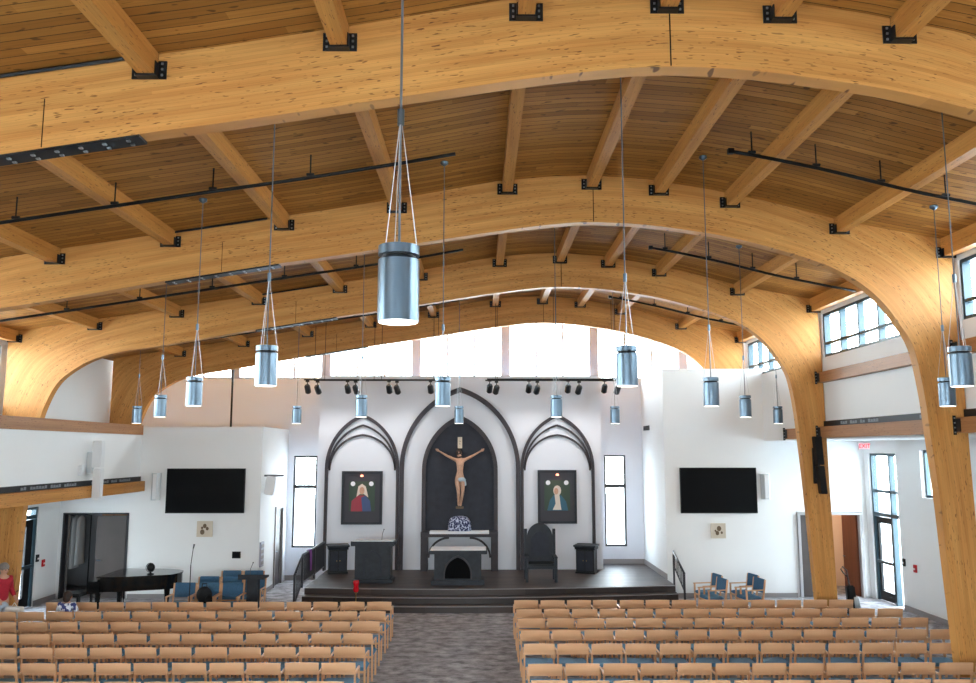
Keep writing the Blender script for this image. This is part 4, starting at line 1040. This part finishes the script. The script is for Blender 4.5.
MB().ball((0,0,.18), .19, 10, sc=(.95,.6,1)).build('bag_body', M['jar'], r); MB().ball((.14,-.08,.10), .1, 8, sc=(1,.8,.9)).build('side_pocket', M['jar'], r)
MB().tube([(-.06,0,.34),(-.05,0,.43),(.05,0,.43),(.06,0,.34)], .012, 6).build('handle', M['jar'], r)

# ------------------------------------------------------------------ piano, stands
r = thing('grand_piano', (-9.28,20.3,0), 'black grand piano with closed lid beside the blue choir chairs', 'piano')
out = [(0,0),(.45,0),(.62,-.0),(.85,.05),(1.10,.16),(1.35,.25),(1.60,.32),(1.80,.42),(1.90,.60),(1.92,.85),(1.86,1.08),(1.70,1.25),(1.45,1.36),(1.1,1.42),(.5,1.44),(0,1.44)]
body = out[:1]+[(.30,0)]+out[1:]
MB().prism([(x, y) for x, y in out if True][1:-1]+[(.28,1.44),(.28,0)], .62, .93, 'z').build('case', M['blackgloss'], r, bevel=.01)
ld = [(x+(.015 if x > .6 else 0), y+(-.015 if y < .5 else .015)) for x, y in out[1:-1]]+[(.2,1.455),(.2,-.015)]
MB().prism(ld, .935, .965, 'z').build('lid', M['blackgloss'], r, bevel=.006)
MB().box(-.02,0,.58,.30,1.44,.66).box(-.02,0,.66,.30,.06,.86).box(-.02,1.38,.66,.30,1.44,.86).box(.2,.06,.66,.30,1.38,.9).build('key_bed', M['blackgloss'], r)
k = MB().box(0,.08,.665,.17,1.36,.69).build('keyboard', M['ivory'], r)
bk = MB()
for i in range(36): bk.box(.08,.10+i*.0345,.69,.17,.114+i*.0345,.70)
bk.build('black_keys', M['black'], k)
for x, y in ((.2,.12),(.2,1.32),(1.62,.72)): MB().lathe([(.045,0),(.035,.05),(.05,.3),(.075,.62)], (x,y,0), 12).build('leg', M['blackgloss'], r)
MB().box(.50,.62,.10,.56,.86,.14).tube([(.53,.68,.12),(.53,.68,.62)], .015, 6).tube([(.53,.80,.12),(.53,.80,.62)], .015, 6).build('pedal_lyre', M['blackgloss'], r)
r = thing('piano_bench', (-9.8,21.0,0), 'black bench at the keyboard end of grand piano', 'bench')
MB().box(-.19,-.4,.44,.19,.4,.52).build('seat', M['black'], r, bevel=.02)
for x in (-.15,.15):
    for y in (-.35,.35): MB().box(x-.025,y-.025,0,x+.025,y+.025,.44).build('leg', M['black'], r)
r = thing('desk_fan', (-7.98,20.75,.966), 'small round black fan standing on the grand piano lid', 'fan')
MB().lathe([(.08,0),(.08,.015),(.02,.03),(.015,.08)], n=16).build('base', M['black'], r)
fn = MB(); fn.ball((0,0,.16), .10, 10, sc=(1,.55,1)).build('fan_head', M['black'], r)
g = MB()
for i in range(12):
    t0, t1 = 2*PI*i/12, 2*PI*(i+1)/12; g.tube([(.108*math.cos(t0),-.03,.16+.108*math.sin(t0)),(.108*math.cos(t1),-.03,.16+.108*math.sin(t1))], .008, 5)
g.build('grille_ring', M['dsteel'], r)
r = thing('microphone_stand', (-6.33,18.72,0), 'slim black microphone stand before the blue choir chairs', 'stand')
MB().lathe([(.14,0),(.14,.02),(.02,.035)], n=18).build('base', M['black'], r); MB().tube([(0,0,.03),(0,0,1.45)], .011, 8).build('pole', M['black'], r)
MB().tube([(0,0,1.45),(.02,.05,1.80)], .008, 6).build('boom', M['black'], r); MB().tube([(.02,.05,1.80),(.03,.08,1.89)], [.014,.02], 8).build('microphone', M['cable'], r)
r = thing('music_lectern', (-5.22,19.75,0), 'slim dark reading desk with bent microphone beside the blue chairs', 'lectern')
MB().box(-.13,-.10,0.03,.13,.10,1.02).build('column', M['altar'], r, bevel=.01); MB().box(-.22,-.2,0,.22,.2,.03).build('base', M['altar'], r, bevel=.006)
MB().prism([(-.24,1.02),(.24,1.02),(.24,1.06),(-.24,1.13)], -.295, .295, 'x').build('desk_top', M['altar'], r)
MB().tube([(-.10,.05,1.08),(-.08,.03,1.24),(-.02,-.02,1.36)], .007, 6).ball((-.015,-.025,1.37), .017, 6).build('microphone', M['cable'], r)

# vestments in the side room
r = thing('clothes_rail', (-11.4,23.9,0), 'dark clothes rail inside the vestment room doorway', 'rack')
MB().tube([(-12.3,23.9,2.15),(-10.93,23.9,2.15)], .015, 8).build('rail', M['dsteel'], r, world=True)
for x in (-12.3,-10.93): MB().tube([(x,23.9,0),(x,23.9,2.15)], .018, 8).build('upright', M['dsteel'], r, world=True)
for i in range(7):
    x = -12.1+i*.15
    r = thing('hanging_robe', (x,23.9,2.14), f'long pale robe hanging on the clothes rail, {ORD[i]} from the open door leaf', 'robe', 'robes on the clothes rail')
    b = MB(); vs = []; n = 16; prof = [(.02,.05,-.02),(.035,.22,-.10),(.045,.25,-.3),(.05,.25,-.7),(.055,.27,-1.1),(.06,.29,-1.35-.05*(i % 3))]
    for a, l, z in prof:
        for q in range(n):
            t = 2*PI*q/n; wv = 1+.18*math.sin(5*t+i)
            vs.append((a*wv*math.cos(t), l*math.sin(t), z))
    b.add(vs, [(k_*n+q, k_*n+(q+1) % n, (k_+1)*n+(q+1) % n, (k_+1)*n+q) for k_ in range(5) for q in range(n)], 0, True).add(vs[:n], [tuple(range(n))], 0).add(vs[-n:], [tuple(range(n))], 0)
    b.build('robe_cloth', M['robe'], r); MB().tube([(0,0,-.03),(0,0,.015),(.02,0,.03)], .006, 5).build('hanger_hook', M['wire'], r)
# upright vacuum near the corridor
r = thing('vacuum_cleaner', (9.0,20.6,0), 'black upright vacuum cleaner standing by the corridor doorway', 'vacuum')
MB().box(-.16,-.2,0,.16,.12,.12).build('floor_head', M['black'], r, bevel=.03); b = MB(); b.bar((0,.02,.1),(0,.12,.68), .2, .16, up=(0,1,0)); b.build('dust_body', M['black'], r, bevel=.03)
MB().tube([(.10,-.04,.18),(.10,.02,.42)], .07, 12).build('canister', M['speakergrey'], r)
MB().tube([(0,.12,.66),(-.02,.17,.9),(-.02,.19,1.02),(-.12,.20,1.12),(-.16,.2,1.06),(-.10,.19,.96),(-.02,.17,.88)], .016, 8).build('handle', M['black'], r)
# bag of papers on front rows
for x, y, lab in ((-9.35,17.25,'pale paper bag on a second row seat by the standing person'),):
    r = thing('paper_bag', (x,y+.06,.478), lab, 'bag'); MB().prism([(-.18,0),(.18,0),(.16,.34),(-.14,.36)], -.08, .08, 'y').build('bag_body', M['paper'], r, bevel=.01); MB().tube([(-.06,0,.35),(0,0,.43),(.06,0,.35)], .006, 6).build('handle', M['paper'], r)

# ------------------------------------------------------------------ people
def person_standing(label, loc, rz):
    r = thing('person', loc, label, 'person', rz=rz)
    pel = (0,0,.92,.13)
    ch = [[pel,(0,.01,1.05,.115),(0,.02,1.22,.135),(0,.015,1.34,.115),(0,.02,1.43,.05),(0,.035,1.50,.07),(0,.05,1.555,.088),(0,.04,1.62,.06)]]
    sw = [[(0,0,.86,.155),(0,.01,1.05,.14),(0,.02,1.22,.155),(0,.015,1.36,.125)]]
    tr = [[(0,0,.94,.14),(0,0,.88,.14)]]
    for s in (-1, 1):
        sh, el, wr = (s*.165,.01,1.35,.062), (s*.235,-.02,1.10,.045), (s*.215,.16,.95,.03)
        ch.append([(0,.015,1.34,.115), sh, el, wr]); ch += hand_chains(wr[:3], (-s*.1,.75,-.45), (-s,.2,0), s, .17, .027, .5)
        hp, kn, an = (s*.09,0,.86,.10), (s*.10,.02,.48,.062), (s*.10,-.01,.09,.042)
        ch.append([pel, hp, kn, an, (s*.105,.12,.04,.036)])
        sw.append([(0,.015,1.36,.125), (s*.165,.01,1.36,.075), (s*.24,-.02,1.10,.06), (s*.217,.145,.965,.042)])
        tr.append([(0,0,.88,.14), (s*.09,0,.84,.115), (s*.10,.02,.48,.078), (s*.10,-.01,.12,.06)])
        skin_obj('shoe', [[(s*.10,-.05,.045,.042),(s*.103,.05,.045,.045),(s*.107,.15,.035,.036)]], M['shoe'], r, 1)
    skin_obj('body', ch, M['skin'], r); skin_obj('red_sweater', sw, M['red'], r); skin_obj('trousers', tr, M['jeans'], r)
    h = MB(); h.ball((0,.02,1.60), .104, 12, sc=(1,1.02,1.0)); h.ball((0,-.03,1.52), .09, 10, sc=(1.1,.85,1.1)); h.build('hair', M['hairgrey'], r)
    face(r, (0,.05,1.555), (0,1,-.1), (1,0,0), 1.0); return r
person_standing('person in red sweater and pale trousers standing at the end of first row', (-9.90,17.80,0), -2.0).scale = (.96,.96,.96)
def child(label, loc):
    r = thing('person', loc, label, 'person')
    pel = (0,0,.53,.10)
    ch = [[pel,(0,.0,.64,.09),(0,.0,.78,.10),(0,.0,.86,.085),(0,.01,.92,.042),(0,.02,.97,.06),(0,.035,1.02,.078),(0,.03,1.08,.055)]]
    sw = [[(0,0,.50,.115),(0,0,.64,.11),(0,0,.78,.118),(0,0,.87,.10)]]; tr = [[(0,0,.53,.11),(0,.02,.53,.11)]]
    for s in (-1, 1):
        ch.append([(0,0,.86,.085),(s*.13,0,.87,.048),(s*.19,.05,.70,.036),(s*.13,.20,.60,.026)]); ch += hand_chains((s*.13,.20,.60), (-s*.2,.9,-.2), (-s,.2,0), s, .13, .022, .4)
        ch.append([pel,(s*.07,.04,.52,.078),(s*.08,.34,.50,.05),(s*.08,.35,.14,.036),(s*.085,.44,.06,.03)])
        sw.append([(0,0,.87,.10),(s*.13,0,.875,.062),(s*.185,.045,.72,.052)]); tr.append([(0,.02,.53,.11),(s*.07,.05,.525,.088),(s*.08,.34,.50,.062),(s*.08,.35,.2,.05)])
        skin_obj('shoe', [[(s*.08,.33,.05,.04),(s*.085,.46,.04,.034)]], M['shoe'], r, 1)
    skin_obj('body', ch, M['skin'], r); skin_obj('patterned_shirt', sw, M['shirt'], r); skin_obj('trousers', tr, M['jeans'], r)
    h = MB(); h.ball((0,.012,1.05), .088, 12); h.ball((0,-.02,.99), .072, 10, sc=(1,.8,1.1)); h.build('hair', M['hairdark'], r)
    face(r, (0,.035,1.02), (0,1,-.1), (1,0,0), .88); return r
child('child in blue and white patterned shirt sitting in second row', (-2.10-SP*11,16.85+.28,.03))

# ------------------------------------------------------------------ lights: daylight, portals, lamps
W = bpy.data.worlds.new('World'); S.world = W; W.use_nodes = True; nt = W.node_tree
bg = nt.nodes['Background']; tc = nt.nodes.new('ShaderNodeTexCoord'); sep = nt.nodes.new('ShaderNodeSeparateXYZ')
nt.links.new(tc.outputs['Generated'], sep.inputs[0])
rp = nt.nodes.new('ShaderNodeValToRGB'); rp.color_ramp.elements[0].position = .0; rp.color_ramp.elements[1].position = 1
rp.color_ramp.elements[0].color = (.95,.98,1,1); rp.color_ramp.elements[1].color = (.66,.81,1,1)
nt.links.new(sep.outputs[2], rp.inputs['Fac']); nt.links.new(rp.outputs['Color'], bg.inputs['Color'])
bg.inputs['Strength'].default_value = 14.0
def portal(x, y, z, sx, sy, rot):
    l = bpy.data.lights.new('daylight_portal', 'AREA'); l.shape = 'RECTANGLE'; l.size = sx; l.size_y = sy; l.cycles.is_portal = True
    o = bpy.data.objects.new('daylight_portal', l); COL.objects.link(o); o.location = (x,y,z); o.rotation_euler = rot
portal(-1.5,26.45,7.1,19,2.0,(-PI/2,0,0))
portal(8.12,13.2,6.55,1.0,22,(0,PI/2,0))
portal(-11.1,10.5,5.6,1.4,17,(0,-PI/2,0))
portal(-1.5,-3.25,2.9,11,2.6,(PI/2,0,0))
portal(10.9,22.0,1.95,3.9,1.5,(0,PI/2,0))
portal(-11.65,21.0,1.25,2.5,1.8,(0,-PI/2,0))
def spotlight(p, t, e, c, ang):
    l = bpy.data.lights.new('spot_beam', 'SPOT'); l.energy = e; l.color = c; l.spot_size = math.radians(ang); l.spot_blend = 1.0; l.shadow_soft_size = .05
    o = bpy.data.objects.new('spot_beam', l); COL.objects.link(o); o.location = p
    o.rotation_euler = (Vector(t)-Vector(p)).to_track_quat('-Z', 'Y').to_euler()
for xx in (-1.17, .47): spotlight((xx*1.0,23.72,5.55), (CX,24.8,3.7), 32, (1,.84,.7), 22)
for xx, tx in ((-4.65,-4.2),(-3.56,-3.5),(-2.38,-1.9),(1.64,.9),(2.84,2.3),(3.95,3.2)): spotlight((xx,23.74,5.52), (tx,24.9,2.4), 42, (1,.97,.95), 120)
for cx, z in ((-3.48,3.20),(2.285,3.23)): spotlight((cx,24.78,z), (cx,24.93,z-.6), 6, (1,.55,.45), 90)

# ------------------------------------------------------------------ camera
cam = bpy.data.cameras.new('Camera'); co = bpy.data.objects.new('Camera', cam); COL.objects.link(co)
co.location = (0,0,3.95); co.rotation_euler = (PI/2+math.atan(108.5/830), 0, -math.radians(.54757))
cam.sensor_width = 36; cam.lens = 830*36/976; cam.clip_end = 300
S.camera = co
vs_ = S.view_settings; vs_.view_transform = 'Standard'; vs_.look = 'None'; vs_.exposure = 0.85; vs_.gamma = 1; vs_.use_curve_mapping = False
S.cycles.use_denoising = True
S.cycles.max_bounces = 10; S.cycles.diffuse_bounces = 6; S.cycles.transparent_max_bounces = 16
